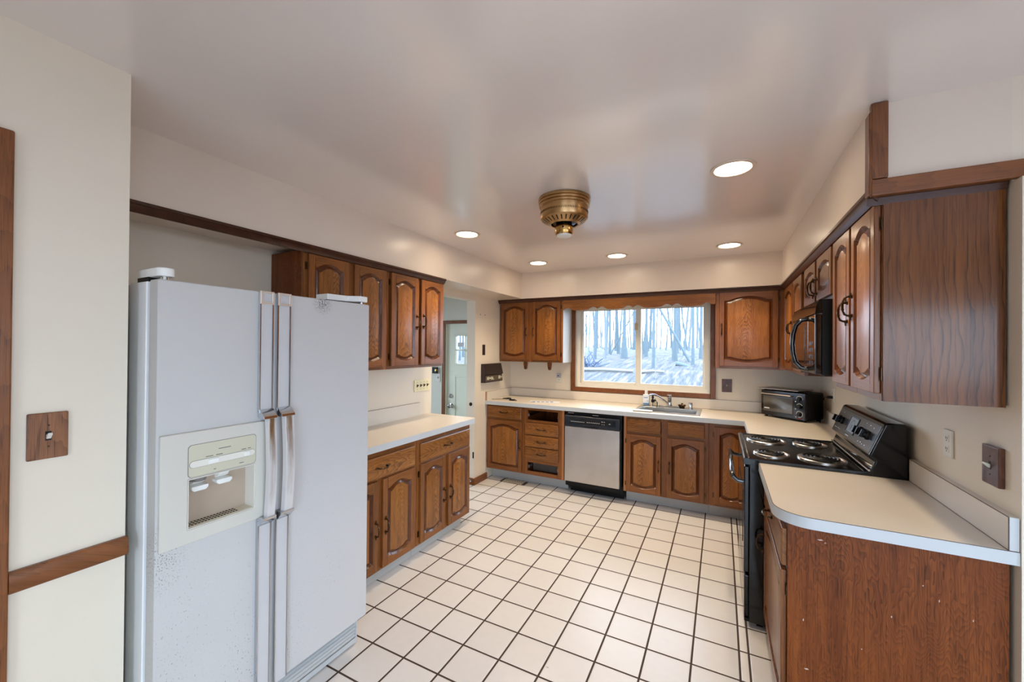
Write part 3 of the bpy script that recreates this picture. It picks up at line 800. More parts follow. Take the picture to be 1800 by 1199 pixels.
m.build('seam_line', SEAM, ct)
m = MB(); cbox(m, XL+.002, XL+.0225, -.6345, -.632, .9142, 1.0168); m.build('end_strip', simple('tan_edge_band', (176, 134, 108), .5), ct)
# left counter
ct = thing('countertop', 'cream laminate countertop on the left base cabinets by the doorway', 'countertop', (-2.98, -2.4, .874))
cx0, cy0 = -2.98, -2.4
def rr_poly(x0, x1, y0, y1, rad, corners):
    P = []
    for name, cx, cy, s in (('bl', x0, y0, PI), ('br', x1, y0, 1.5*PI), ('tr', x1, y1, 0), ('tl', x0, y1, .5*PI)):
        if name in corners:
            for k in range(11):
                a = s+k*PI/20; ox = cx+(rad if 'l' in name else -rad); oy = cy+(rad if 'b' in name else -rad)
                P.append((ox+rad*math.cos(a), oy+rad*math.sin(a)))
        else: P.append((cx, cy))
    return P
P = [(x-cx0, y-cy0) for x, y in rr_poly(XL+.002, -2.722, -3.075, -1.655, .035, ('tr',))]
MB().prism(P, 'Z', 0, .04).build('worktop', LAM, ct)
P2 = [(x-cx0, y-cy0) for x, y in rr_poly(XL+.002, -2.718, -3.075, -1.651, .038, ('tr',))]
MB().prism(P2, 'Z', -.002, .0392).build('front_edge', LAME, ct)
m = MB(); cbox(m, XL+.002, XL+.022, -3.075, -1.80, .914, 1.03); m.build('backsplash', LAM, ct)
m = MB(); cbox(m, XL+.0215, XL+.0228, -3.075, -1.80, 1.0290, 1.0308); m.build('seam_line', SEAM, ct)
# near right counter
ct = thing('countertop', 'cream laminate countertop nearest the camera with rounded front corner', 'countertop', (-.32, -2.45, .874))
cx0, cy0 = -.32, -2.45
P = [(x-cx0, y-cy0) for x, y in rr_poly(-.632, -.001, -2.806, -2.062, .115, ('bl',))]
MB().prism(P, 'Z', 0, .04).build('worktop', LAM, ct)
P = [(x-cx0, y-cy0) for x, y in rr_poly(-.636, -.001, -2.810, -2.062, .119, ('bl',))]
MB().prism(P, 'Z', -.002, .0385).build('front_edge', LAME, ct)
P3 = rr_poly(-.6345, -.001, -2.8085, -2.062, .1175, ('bl',))
MB().prism([(x-cx0, y-cy0) for x, y in P3], 'Z', .0385, .0396).build('seam_line', SEAM, ct)
m = MB(); cbox(m, -.024, -.001, -2.806, -2.062, .914, 1.018); m.build('backsplash', LAM, ct)
m = MB(); cbox(m, -.023, -.002, -2.8085, -2.806, .915, 1.017); m.build('end_cap', LAME, ct)
m = MB(); cbox(m, -.0252, -.0238, -2.808, -2.062, .914, .9155); cbox(m, -.0252, -.0236, -2.8075, -2.062, 1.0165, 1.0185); cbox(m, -.0255, -.0235, -2.809, -2.807, .915, 1.0185)
cbox(m, -.025, -.001, -2.8092, -2.806, .9138, .9152)
m.build('seam_line', SEAM, ct)

# ------------------------------------------------------------------ refrigerator (front faces +X): local x = Y+4.02, y into depth
FX, FY = -2.42, -4.02
fr = thing('refrigerator', 'large white side by side refrigerator with dispenser, rusty specks and chrome handles', 'refrigerator', (FX, FY, 0), RLFT)
q = lambda Y: Y-FY
FW = .872
m = MB(); m.box(.0, FW, .078, .20, .02, 1.742).box(.014, FW-.014, .20, .79, .02, 1.742)
m.build('body', FR_BODY, fr, .004)
MB().box(.012, FW-.012, .055, .078, .15, 1.738).build('door_gasket', FR_GASK, fr)
# freezer door with dispenser cavity
xs = q(-3.653)
hx0, hx1, hz0, hz1 = q(-3.936), q(-3.716), .908, 1.078
fd = MB().ringbox(0, xs, .155, 1.745, hx0, hx1, hz0, hz1, 0, .055).build('freezer_door', FR_L, fr, .006, seg=3)
rdr = MB().box(xs+.007, FW, 0, .055, .165, 1.745).build('fresh_food_door', FR_R, fr, .006, seg=3)
# dispenser
bz = MB(); bx0, bx1, bz0, bz1 = q(-4.013), q(-3.672), .862, 1.238
P = []
bz.ringbox(bx0, bx1, bz0, bz1, hx0, hx1, hz0, hz1, -.012, .003)
dsp = bz.build('dispenser', DISPW, fr, .004, seg=2)
m = MB(); d_ = .052
m.box(hx0+.0005, hx0+.003, -.010, d_, hz0+.0005, hz1-.0005).box(hx1-.003, hx1-.0005, -.010, d_, hz0+.0005, hz1-.0005).box(hx0+.003, hx1-.003, -.010, d_, hz1-.003, hz1-.0005).box(hx0+.003, hx1-.003, -.010, d_, hz0+.0005, hz0+.003)
m.build('cavity_liner', IVORY, dsp)
MB().box(hx0, hx1, d_-.003, d_, hz0, hz1).build('cavity_back', DIRTYW, dsp)
m = MB(); cz0, cz1 = 1.084, 1.192
P = []
for cx, cz, s in ((hx0+.012, cz0+.012, PI), (hx1-.012, cz0+.012, 1.5*PI), (hx1-.012, cz1-.012, 0), (hx0+.012, cz1-.012, .5*PI)):
    for k in range(6): P.append((cx+.012*math.cos(s+k*PI/10), cz+.012*math.sin(s+k*PI/10)))
MB().prism(P, 'Y', -.0135, -.0115).build('control_panel', simple('control_panel_beige', (202, 198, 176), .4), dsp)
Pl = [(hx0+hx1)/2+ (x-(hx0+hx1)/2)*1.012 for x, z in P]
MB().prism([((hx0+hx1)/2+(x-(hx0+hx1)/2)*1.014, (cz0+cz1)/2+(z-(cz0+cz1)/2)*1.026) for x, z in P], 'Y', -.0125, -.0115).build('panel_outline', GREY, dsp)
def pill(x0, x1, z, h, y0, y1):
    P = []
    for k in range(13): a = -PI/2+k*PI/12; P.append((x1-h/2+h/2*math.cos(a), z+h/2*math.sin(a)))
    for k in range(13): a = PI/2+k*PI/12; P.append((x0+h/2+h/2*math.cos(a), z+h/2*math.sin(a)))
    return MB().prism(P, 'Y', y0, y1)
pill(q(-3.934), q(-3.720), 1.126, .024, -.0145, -.013).build('slot_rim', GREY, dsp)
pill(q(-3.933), q(-3.721), 1.126, .0222, -.0155, -.013).build('slider_slot', IVORY, dsp)
MB().box(q(-3.880), q(-3.846), -.021, -.015, 1.118, 1.134).build('slider_knob', WHITEP, dsp, .002)
MB().box(q(-3.760), q(-3.740), -.021, -.015, 1.118, 1.134).build('slider_knob', WHITEP, dsp, .002)
m = MB()
for (a, b, z) in ((-3.845, -3.805, 1.163), (-3.885, -3.862, 1.143), (-3.853, -3.832, 1.143), (-3.768, -3.752, 1.143), (-3.745, -3.735, 1.143), (-3.860, -3.853, 1.094), (-3.775, -3.760, 1.094)):
    m.box(q(a), q(b), -.0142, -.0132, z, z+.0025)
m.build('panel_print', GREY, dsp)
for cxp, hz in ((-3.886, 0), (-3.808, .004)):
    m = MB(); c = q(cxp)
    m.prism([(.012, 1.078), (.05, 1.078), (.062, 1.045+hz), (.05, 1.04+hz), (.03, 1.05+hz)], 'X', c-.018, c+.018)
    m.prism([(c-.026, 1.030+hz), (c-.018, 1.022+hz), (c+.018, 1.022+hz), (c+.026, 1.030+hz), (c+.026, 1.040+hz), (c-.026, 1.040+hz)], 'Y', .018, .06)
    m.build('paddle', WHITEP, dsp, .002)
m = MB(); m.lathe([(.030, 0), (.022, -.022), (.010, -.024)], 20, (q(-3.886), .035, 1.078), 'Z'); m.build('ice_chute', simple('grey_chute', (120, 116, 112), .5), dsp)
m = MB(); gx0, gx1 = hx0+.012, hx1-.045
m.box(hx0, hx1, .0, d_-.004, hz0, hz0+.004)
m.build('drip_tray', IVORY2, dsp)
m = MB()
for i in range(16):
    for j in range(4):
        xx = gx0+(gx1-gx0)*i/16; m.box(xx, xx+(gx1-gx0)/16*.6, .010+j*.014, .010+j*.014+.008, hz0+.004, hz0+.0046)
m.build('drip_grille', VOID, dsp)
# handles: full height strips with a protruding grip in the middle
for (ya, yb, dr, sgn) in ((-3.702, -3.656, fd, -1), (-3.632, -3.584, rdr, 1)):
    a, b = q(ya), q(yb)
    hw_ = simple('handle_strip_white', (196, 195, 196), .4, var=.05)
    MB().box(a, b, -.012, 0, .17, .856).build('lower_strip', hw_, dr, .002)
    h = MB().box(a, b, -.012, 0, 1.262, 1.742).build('handle', hw_, dr, .002)
    m = MB()
    for xx in (a-.0035, b-.0005): m.box(xx, xx+.004, -.0145, 0, .17, .85).box(xx, xx+.004, -.0145, 0, 1.27, 1.742)
    m.build('chrome_edge', CHROME, h)
    MB().ringbox(a-.004, b+.004, 1.695, 1.746, a+.006, b-.005, 1.704, 1.738, -.018, -.008).build('chrome_cap', simple('champagne_trim', (224, 212, 200), .3, .55), h, .0015)
    gxa, gxb = a+.012 if sgn < 0 else a+.010, b+.004 if sgn < 0 else b+.006
    N = 14; top, bot = 1.252, .862; m = MB(); vs = []; fs = []
    for i in range(N+1):
        u = i/N; z = bot+(top-bot)*u; bow = .040+.012*math.sin(PI*u)
        vs += [(gxa, -bow+.016, z), (gxa+.004, -bow, z), (gxb-.004, -bow, z), (gxb, -bow+.016, z)]
    for i in range(N):
        for k in range(4):
            k2 = (k+1) % 4; fs.append((4*i+k, 4*i+k2, 4*i+4+k2, 4*i+4+k))
    fs += [(0, 1, 2, 3), (4*N+3, 4*N+2, 4*N+1, 4*N)]
    m.add(vs, fs); m.build('grip', GRIP, h)
    for z, s in ((top, 1), (bot, -1)):
        m = MB(); m.prism([(-.0, z+s*.035), (-.018, z+s*.030), (-.044, z+s*.006), (-.046, z-s*.004), (-.022, z-s*.006), (0, z+s*.004)], 'X', a-.002, gxb+.001)
        m.build('chrome_bracket', CHROME, h, .0015)
# hinge covers
for (xa, nm) in ((.0, 0), (FW-.055, 1)):
    m = MB(); P = []
    if nm == 0:
        for k in range(13): aa = PI+k*PI/12; P.append((.030+.025*math.cos(aa), .030+.025*math.sin(aa)))
        P += [(.055, .16), (.005, .16)]
    else:
        P = [(FW-.006, .008), (FW-.055, .008), (FW-.085, .06), (FW-.19, .075), (FW-.19, .16), (FW-.006, .16)]
    m.prism(P, 'Z', 1.756, 1.785); m.build('hinge_cover', WHITEP, fr, .004)
    MB().lathe([(.012, 0), (.012, .016)], 16, (.030 if nm == 0 else FW-.026, .03, 1.742), 'Z').build('hinge_pin', CHROME, fr)
    MB().box(.006 if nm == 0 else FW-.19, .054 if nm == 0 else FW-.007, .079, .16, 1.742, 1.757).build('hinge_base', BLACKM, fr)
# grille
m = MB()
for k in range(6): m.prism([(.064, .040+k*.0175), (.072, .0405+k*.0175), (.080, .048+k*.0175), (.072, .0475+k*.0175)], 'X', .012, FW-.006)
m.box(.012, FW-.006, .062, .085, .010, .034).box(.008, .014, .06, .085, .010, .145).box(FW-.012, FW-.006, .06, .085, .010, .145)
gr_ = m.build('base_grille', simple('grey_grille', (188, 190, 190), .4, var=.1), fr)
MB().box(.014, FW-.012, .086, .10, .015, .142).build('grille_shade_backing', BLACKM, gr_)  # black sheet standing in for the shade between the louvres
m = MB(); m.box(.02, FW-.02, .10, .78, .012, .03)
for xx in (.05, FW-.08):
    m.box(xx, xx+.03, .12, .15, 0, .02); m.box(xx, xx+.03, .7, .73, 0, .02)
m.build('feet', BLACKM, fr)

# ------------------------------------------------------------------ range (front faces -X): local x = yr - Y, y into depth
RX, RY = -.690, -1.302
rg = thing('range', 'black freestanding electric range with four coil burners', 'range', (RX, RY, 0), RRGT)
RW = .756; RD = .668
m = MB(); m.box(0, RW, .012, RD, .03, .900); m.build('body', BLACK, rg, .004)
m = MB()
for xx in (.04, RW-.07):
    for yy in (.05, RD-.08): m.box(xx, xx+.03, yy, yy+.03, 0, .03)
m.build('foot', BLACKM, rg)
m = MB(); m.prism([(-.012, .896), (-.02, .905), (-.02, .925), (-.012, .934), (.004, .934), (.012, .928), (RD-.14, .928), (RD-.14, .896)], 'X', -.003, RW+.003)
m.box(-.003, .006, -.005, RD-.13, .926, .932); m.box(RW-.006, RW+.003, -.005, RD-.13, .926, .932)
m.build('cooktop', BLACK, rg, .003, seg=3)
m = MB(); m.box(.004, RW-.004, -.014, .012, .30, .885); od = m.build('oven_door', BLACK, rg, .006)
MB().box(.12, RW-.12, -.017, -.012, .42, .72).build('oven_window', SMOKE, od, .002)
m = MB(); hz = .815
m.tube([(.055, -.014, hz-.03), (.055, -.045, hz-.028), (.058, -.064, hz-.012), (.075, -.070, hz), (RW*.5, -.072, hz), (RW-.075, -.070, hz), (RW-.058, -.064, hz-.012), (RW-.055, -.045, hz-.028), (RW-.055, -.014, hz-.03)], .013, 12)
m.build('handle', simple('dark_chrome_handle', (88, 92, 98), .12, .9), od)
m = MB(); m.box(.004, RW-.004, -.012, .012, .055, .285); dw_ = m.build('storage_drawer', BLACK, rg, .006)
MB().box(.004, RW-.004, -.010, .02, .032, .05).build('kick_plate', BLACKM, rg)
# burners
for (X, Y, big) in ((-.555, -1.49, True), (-.318, -1.485, False), (-.560, -1.878, False), (-.325, -1.872, True)):
    bx, by = RY-Y, X-RX
    R = .095 if big else .074
    m = MB(); m.lathe([(R+.016, .928), (R+.016, .934), (R+.010, .937), (R+.004, .935), (R, .931), (R*.3, .9295), (.001, .9295)], 36, (bx, by, 0), 'Z', caps=False)
    b_ = m.build('drip_bowl', RINGM, rg)
    turns = 4 if big else 3; P = []
    for k in range(turns*28+1):
        a = 2*PI*k/28; rad = .018+(R-.022)*k/(turns*28); P.append((bx+rad*math.cos(a), by+rad*math.sin(a), .939))
    MB().tube(P, .0058, 8).build('coil', COIL, b_)
    m = MB()
    for k in range(3):
        a = k*2*PI/3+.4; m.tube([(bx+.01*math.cos(a), by+.01*math.sin(a), .932), (bx+R*math.cos(a), by+R*math.sin(a), .932)], .003, 5)
    m.build('coil_support', CHROME, b_)
# backguard
m = MB()
m.prism([(RD-.145, .90), (RD-.145, .935), (RD-.125, .99), (RD-.135, 1.0), (RD-.150, 1.012), (RD-.090, 1.172), (RD-.078, 1.180), (RD-.015, 1.180), (RD-.005, 1.172), (RD, .90)], 'X', -.001, RW+.001)
bgd = m.build('backguard', BLACK, rg, .008, seg=3)
MB().tube([(.004, RD-.148, .940), (RW-.004, RD-.148, .940)], .005, 8).build('trim_strip', CHROME, bgd)
# control face plane: from (RD-.150,1.012) to (RD-.090,1.172)
fv = Vector((.060, .160)).normalized(); fn = Vector((-fv[1], fv[0]))        # in (y, z)
def on_face(t, off=0.0):
    return (RD-.150+fv[0]*t+fn[0]*off, 1.012+fv[1]*t+fn[1]*off)
def face_quad(mb, x0, x1, t0, t1, off):
    a, b, c, d = on_face(t0, -.004), on_face(t0, off), on_face(t1, off), on_face(t1, -.004)
    return mb.prism([a, b, c, d], 'X', x0, x1)
cp = face_quad(MB(), .014, RW-.014, .012, .158, .0018).build('control_face', simple('dark_grey_control_glass', (40, 40, 44), .16, spec=.7), bgd, .001)
m = MB(); face_quad(m, .27, .275, .04, .14, .005); face_quad(m, .42, .425, .04, .14, .005); face_quad(m, .27, .425, .135, .14, .005); face_quad(m, .27, .425, .04, .045, .005)
m.build('clock_bezel', BLACKM, cp)
face_quad(MB(), .278, .418, .047, .133, .003).build('clock_face', simple('clock_face', (92, 88, 82), .3), cp)
m = MB()
for k in range(20):
    a0_, a1_ = PI*.1+k*PI*1.3/20, PI*.1+(k+1)*PI*1.3/20
    for aa, ab in ((a0_, a1_),):
        cx, ct_ = .348, .088; R1, R2 = .030, .034
        q4 = [(cx+R1*math.cos(aa), ct_+R1*math.sin(aa)), (cx+R2*math.cos(aa), ct_+R2*math.sin(aa)), (cx+R2*math.cos(ab), ct_+R2*math.sin(ab)), (cx+R1*math.cos(ab), ct_+R1*math.sin(ab))]
        m.add([(x, *on_face(t, .0036)) for x, t in q4], [(0, 1, 2, 3)])
m.add([(x, *on_face(t, .0037)) for x, t in ((.342, .06), (.352, .062), (.356, .095), (.338, .09))], [(0, 1, 2, 3)])
m.build('clock_dial', BLACKM, cp)
def knob(x, t):
    P = []; vs = []; fs = []; n = 22; prof = [(.024, .002), (.024, .008), (.019, .012), (.018, .026), (.001, .027)]
    for rr_, o_ in prof:
        for k in range(n):
            a = 2*PI*k/n; yy, zz = on_face(t+rr_*math.sin(a), o_); vs.append((x+rr_*math.cos(a), yy, zz))
    for i in range(len(prof)-1):
        for k in range(n):
            k2 = (k+1) % n; fs.append((i*n+k, i*n+k2, (i+1)*n+k2, (i+1)*n+k))
    m = MB(); m.add(vs, fs, 0, True)
    a, b, c, d = on_face(t-.02, .02), on_face(t-.02, .036), on_face(t+.02, .036), on_face(t+.02, .02)
    m.prism([a, b, c, d], 'X', x-.005, x+.005)
    m.build('knob', BLACKM, bgd, .001)
for x in (.065, .135, .555, .63, .50): knob(x, .085 if x != .50 else .085)
m = MB()
for (x, t, l) in ((.05, .03, .012), (.08, .03, .01), (.12, .032, .01), (.15, .03, .008), (.53, .03, .01), (.57, .033, .012), (.60, .028, .008), (.64, .03, .012), (.66, .13, .01), (.60, .135, .01), (.54, .137, .008), (.1, .135, .01), (.30, .022, .06)):
    face_quad(m, x, x+l, t, t+.004, .0025)
m.build('control_print', PRINT, cp)

# ------------------------------------------------------------------ microwave (front faces -X)
MX, MY = -.388, -1.262
mw = thing('microwave', 'black over-the-range microwave with curved loop handle', 'microwave', (MX, MY, 1.402), RRGT)
MW_, MH = .790, .395
m = MB(); m.box(0, MW_, .03, .378, 0, MH); m.build('body', BLACKM, mw, .003)
m = MB(); m.prism([(.0, .085), (.0, .318), (.03, .318), (.03, .085)], 'X', 0, MW_-.0)
m = MB(); m.box(0, .60, 0, .03, .004, .318); md_ = m.build('door', BLACK, mw, .005)
MB().box(.07, .50, -.002, .002, .05, .27).build('door_window', SMOKE, md_, .001)
MB().box(.603, MW_, 0, .03, .004, .318).build('control_panel', SMOKE, mw, .004)
m = MB(); m.prism([(.0, .322), (.004, .36), (.016, .392), (.03, .395), (.03, .322)], 'X', 0, MW_)
for k in range(4): m.box(.03, MW_-.03, .001+.003*k, .006+.003*k, .333+k*.014, .336+k*.014)
m.build('vent_panel', BLACK, mw, .002)
m = MB(); hx = .585
P = [(hx, 0, .305), (hx, -.030, .300), (hx-.004, -.055, .27), (hx-.008, -.066, .22), (hx-.01, -.070, .165), (hx-.008, -.066, .11), (hx-.004, -.055, .06), (hx, -.030, .03), (hx, 0, .025)]
m.tube(P, .0125, 12); m.build('handle', simple('black_handle_gloss', (18, 18, 20), .06, spec=.8), md_)
m = MB(); m.box(.05, MW_-.05, .05, .33, -.006, 0); m.build('bottom_vent', simple('dark_red_grille', (52, 24, 20), .6), mw)
m = MB()
for i in range(4):
    for j in range(3): m.box(.635+j*.04, .665+j*.04, -.0006, .001, .05+i*.035, .072+i*.035)
m.build('keypad', BLACKP, mw)

# ------------------------------------------------------------------ dishwasher (front faces -Y)
DX = -2.276
dw = thing('dishwasher', 'stainless steel dishwasher with black control strip under the counter', 'dishwasher', (DX, -.628, 0), RB)
DWW = .592
MB().box(.004, DWW-.004, .03, .60, .09, .868).build('body', BLACKM, dw)
m = MB(); m.box(.006, .574, -.012, .03, .146, .716); m.build('door', BRUSH, dw, .005)
m = MB(); m.prism([(-.012, .718), (-.024, .728), (-.024, .742), (-.012, .825), (0, .834), (.03, .834), (.03, .718)], 'X', .006, .574)
cpn = m.build('control_panel', BLACKP, dw, .003)
MB().prism([(-.0225, .745), (-.0235, .745), (-.0145, .812), (-.0135, .812)], 'X', .05, .535).build('control_strip', BLACK, cpn)
m = MB()
def slope_y(z): return -.0242+(z-.742)/(.083)*.012-.0008
for (x, z, l) in ([(.075+i*.019, .770, .010) for i in range(8)]+[(.245+i*.020, .772, .011) for i in range(7)]+[(.395, .79, .012), (.418, .79, .012), (.40, .765, .006), (.42, .765, .006), (.47, .775, .014)]):
    y_ = slope_y(z); m.box(x, x+l, y_, y_+.002, z, z+.005)
m.build('control_print', PRINT, cpn)
m = MB(); m.box(.205, .36, -.028, -.012, .724, .740); m.build('handle_recess', BLACKM, cpn, .002)
m = MB()
pts = [(.275, .247), (.285, .255), (.30, .258), (.315, .255), (.325, .247), (.315, .240), (.30, .238), (.285, .240)]
m.tube([(x, -.0135, z) for x, z in pts], .0012, 5, closed=True); m.box(.285, .315, -.0135, -.012, .246, .249)
m.build('badge', simple('badge_metal', (210, 206, 200), .3, 1.0), dw)
MB().box(.02, DWW-.004, .145, .17, .003, .088).box(.02, DWW-.004, .03, .16, .088, .092).build('kick_plate', BLACKM, dw)
m = MB(); m.box(.04, .10, -.004, .03, .852, .860).box(.30, .36, -.004, .03, .846, .852); m.build('mounting_bracket', STEEL, dw)

# ------------------------------------------------------------------ sink and what stands round it
sk_o = thing('sink', 'stainless steel drop-in sink under the window', 'sink', (-1.295, -.31, .9145))
SX, SY = -1.295, -.31
m = MB(); a0, a1, b0, b1 = -.305, .305, -.235, .245       # rim outer, local
ia0, ia1, ib0, ib1 = -.265, .265, -.195, .125             # bowl opening
vs = []
m.add([(a0, b0, 0), (a1, b0, 0), (a1, b1, 0), (a0, b1, 0), (a0+.008, b0+.008, .006), (a1-.008, b0+.008, .006), (a1-.008, b1-.008, .006), (a0+.008, b1-.008, .006),
       (ia0, ib0, .005), (ia1, ib0, .005), (ia1, ib1, .005), (ia0, ib1, .005), (ia0+.012, ib0+.012, -.155), (ia1-.012, ib0+.012, -.155), (ia1-.012, ib1-.012, -.155), (ia0+.012, ib1-.012, -.155)],
      [(i, (i+1) % 4, 4+(i+1) % 4, 4+i) for i in range(4)]+[(4+i, 4+(i+1) % 4, 8+(i+1) % 4, 8+i) for i in range(4)]+[(8+i, 8+(i+1) % 4, 12+(i+1) % 4, 12+i) for i in range(4)]+[(12, 13, 14, 15)])
m.build('basin', STEEL, sk_o, .004)
MB().lathe([(.045, .0), (.042, .004), (.03, .002), (.001, .001)], 24, (0, -.03, -.155), 'Z').build('drain', CHROME, sk_o)
fz = .92
fa = thing('faucet', 'single handle chrome kitchen faucet at the back of the sink', 'faucet', (-1.300, -.105, .9205))
m = MB(); m.prism(rr_poly(-.11, .11, -.026, .026, .025, ('bl', 'br', 'tr', 'tl')), 'Z', 0, .012); m.build('base_plate', CHROME, fa, .003)
m = MB(); m.lathe([(.026, .012), (.022, .03), (.020, .085), (.023, .09), (.023, .10), (.015, .108), (.001, .11)], 22, (0, 0, 0), 'Z'); m.build('valve_body', CHROME, fa)
m = MB(); m.tube([(-.012, -.008, .03), (-.05, -.03, .062), (-.10, -.055, .105), (-.135, -.07, .124), (-.16, -.08, .128), (-.19, -.088, .122)], [.011, .011, .010, .010, .011, .010], 12); m.build('spout', CHROME, fa)
m = MB(); m.lathe([(.010, 0), (.009, -.016), (.012, -.02), (.012, -.034), (.007, -.038), (.008, -.044), (.017, -.052), (.017, -.074), (.012, -.08)], 16, (-.158, -.079, .124), 'Z'); m.build('sprayer_attachment', BLACKM, fa)
m = MB(); m.box(-.026, .020, -.012, .012, .116, .128); m.tube([(0, 0, .105), (0, 0, .12)], .008, 8); m.build('lever', CHROME, fa, .003)
sp = thing('soap_bottle', 'clear soap bottle with white cap and blue label, left of the faucet', 'bottle', (-1.535, -.115, .9205))
m = MB(); m.prism([(x, y*.62) for x, y in rr_poly(-.034, .034, -.034, .034, .02, ('bl', 'br', 'tr', 'tl'))], 'Z', 0, .118); m.build('bottle_body', CLEARP, sp, .008, seg=3)
MB().lathe([(.019, .116), (.016, .125), (.017, .128), (.016, .158), (.001, .159)], 18, (0, 0, 0), 'Z').build('cap', WHITEP, sp)
m = MB(); m.box(-.03, .03, -.0225, -.021, .012, .10); lb = m.build('label', PAPER, sp)
m = MB(); m.box(-.022, .02, -.0232, -.0225, .082, .09).box(-.03, .03, -.0232, -.0225, .014, .026).box(.012, .022, -.0232, -.0225, .05, .056); m.build('label_print', BLUE, lb)
jr = thing('soap_dispenser', 'small glass dispenser jar with black pump between bottle and faucet', 'dispenser', (-1.445, -.118, .9205))
m = MB(); m.lathe([(.026, 0), (.028, .006), (.028, .038), (.022, .048), (.014, .052)], 20, (0, 0, 0), 'Z', caps=False); m.build('jar', JARG, jr)
MB().lathe([(.015, .052), (.015, .062), (.005, .064), (.005, .075)], 14, (0, 0, 0), 'Z').build('pump_collar', BLACKM, jr)
st = thing('sink_stopper', 'dark bronze sink strainer basket resting behind the sink', 'sink stopper', (-1.180, -.10, .9205))
MB().lathe([(.022, 0), (.026, .004), (.040, .026), (.042, .028), (.038, .028), (.024, .008), (.001, .006)], 24, (0, 0, 0), 'Z').build('basket', BRASSD, st)
MB().lathe([(.006, .006), (.005, .03), (.010, .034), (.010, .044), (.001, .047)], 14, (0, 0, 0), 'Z').build('knob', BRASSD, st)
ag = MB().lathe([(.020, 0), (.020, .052), (.018, .056), (.001, .057)], 20, (0, 0, 0), 'Z').build('air_gap', CHROME, None, 0, (-1.098, -.098, .9205))
tag(ag, 'chrome air gap cap at the right of the sink deck', 'air gap')
dc = MB().prism([(x, y) for x, y in rr_poly(-.12, .06, -.045, .045, .02, ('bl', 'br', 'tr', 'tl'))], 'Z', 0, .004).build('dish_cloth', WHITEP, None, 0, (-1.475, -.515, .921))
tag(dc, 'folded white cloth on the front left rim of the sink', 'cloth')

# ------------------------------------------------------------------ toaster oven
to = thing('toaster_oven', 'black countertop toaster oven standing in the corner', 'toaster oven', (-.258, -.258, .9145), math.radians(-42.5))
TW, TD, TH = .405, .232, .25
m = MB(); m.box(-TW/2, TW/2, -TD/2+.02, TD/2, .016, TH); m.build('housing', BLACKM, to, .014, seg=3)
m = MB(); m.box(-TW/2, TW/2, -TD/2, -TD/2+.02, .016, TH-.004); m.build('front_bezel', BLACK, to, .006)
MB().box(-TW/2+.022, TW/2-.105, -TD/2-.004, -TD/2+.004, .055, TH-.05).build('glass_door', TOASTG, to, .004)
m = MB(); m.tube([(-TW/2+.012, -TD/2-.016, TH-.036), (TW/2-.115, -TD/2-.016, TH-.036)], .006, 8); m.box(-TW/2+.012, -TW/2+.024, -TD/2-.016, -TD/2, TH-.042, TH-.03).box(TW/2-.127, TW/2-.115, -TD/2-.016, -TD/2, TH-.042, TH-.03)
m.build('door_handle', simple('pale_chrome', (216, 208, 202), .2, .8), to)
for i, zz in enumerate((.195, .13, .066)):
    k = MB().lathe([(.019, 0), (.019, -.008), (.015, -.012), (.014, -.020), (.001, -.021)], 20, (TW/2-.05, -TD/2, zz), 'Y').build('dial', BLACKM, to)
    m = MB(); R = .026
    a0_, a1_ = ((-.2, PI+.2), (.5, 2.6), (-1.9, PI+.4))[i]
    m.tube([(TW/2-.05+R*math.cos(a0_+(a1_-a0_)*t/18), -TD/2-.0006, zz+R*math.sin(a0_+(a1_-a0_)*t/18)) for t in range(19)], .0018, 5)
    m.build('dial_scale', WHITEP, k)
m = MB()
for (x, z) in ((TW/2-.088, .168), (TW/2-.088, .105), (TW/2-.085, .035)): m.box(x, x+.008, -TD/2-.001, -TD/2, z, z+.007)
m.box(-TW/2+.035, -TW/2+.085, -TD/2-.0048, -TD/2-.003, .078, .086)
m.build('panel_print', WHITEP, to)
MB().box(TW/2-.066, TW/2-.03, -TD/2-.001, -TD/2, .026, .033).build('red_print', RED, to)
for xx in (-TW/2+.03, TW/2-.03):
    for yy in (-TD/2+.03, TD/2-.03): MB().lathe([(.012, 0), (.014, .018)], 10, (xx, yy, 0), 'Z').build('foot', BLACKM, to)
m = MB(); m.tube([(.2, .06, .05), (.215, .05, .02), (.225, .03, .008), (.24, .01, .006)], .004, 6)
m.build('power_cord', BLACKM, to)
tr_ = MB()
tr_.ringbox(-.19, .17, -.115, .115, -.178, .158, -.103, .103, 0, .006)
tr_.box(-.178, .158, .004, .006, -.103, .103)
t_ = tr_.build('baking_tray', simple('dull_baking_tray', (150, 140, 128), .3, .8, var=.3), None, .002)
t_.matrix_world = Matrix.Translation((-.300, -.240, .9145+TH+.0065)) @ Matrix.Rotation(math.radians(-36), 4, 'Z') @ Matrix.Rotation(PI/2, 4, 'X')
tag(t_, 'shallow metal baking tray lying on top of the toaster oven', 'baking tray')

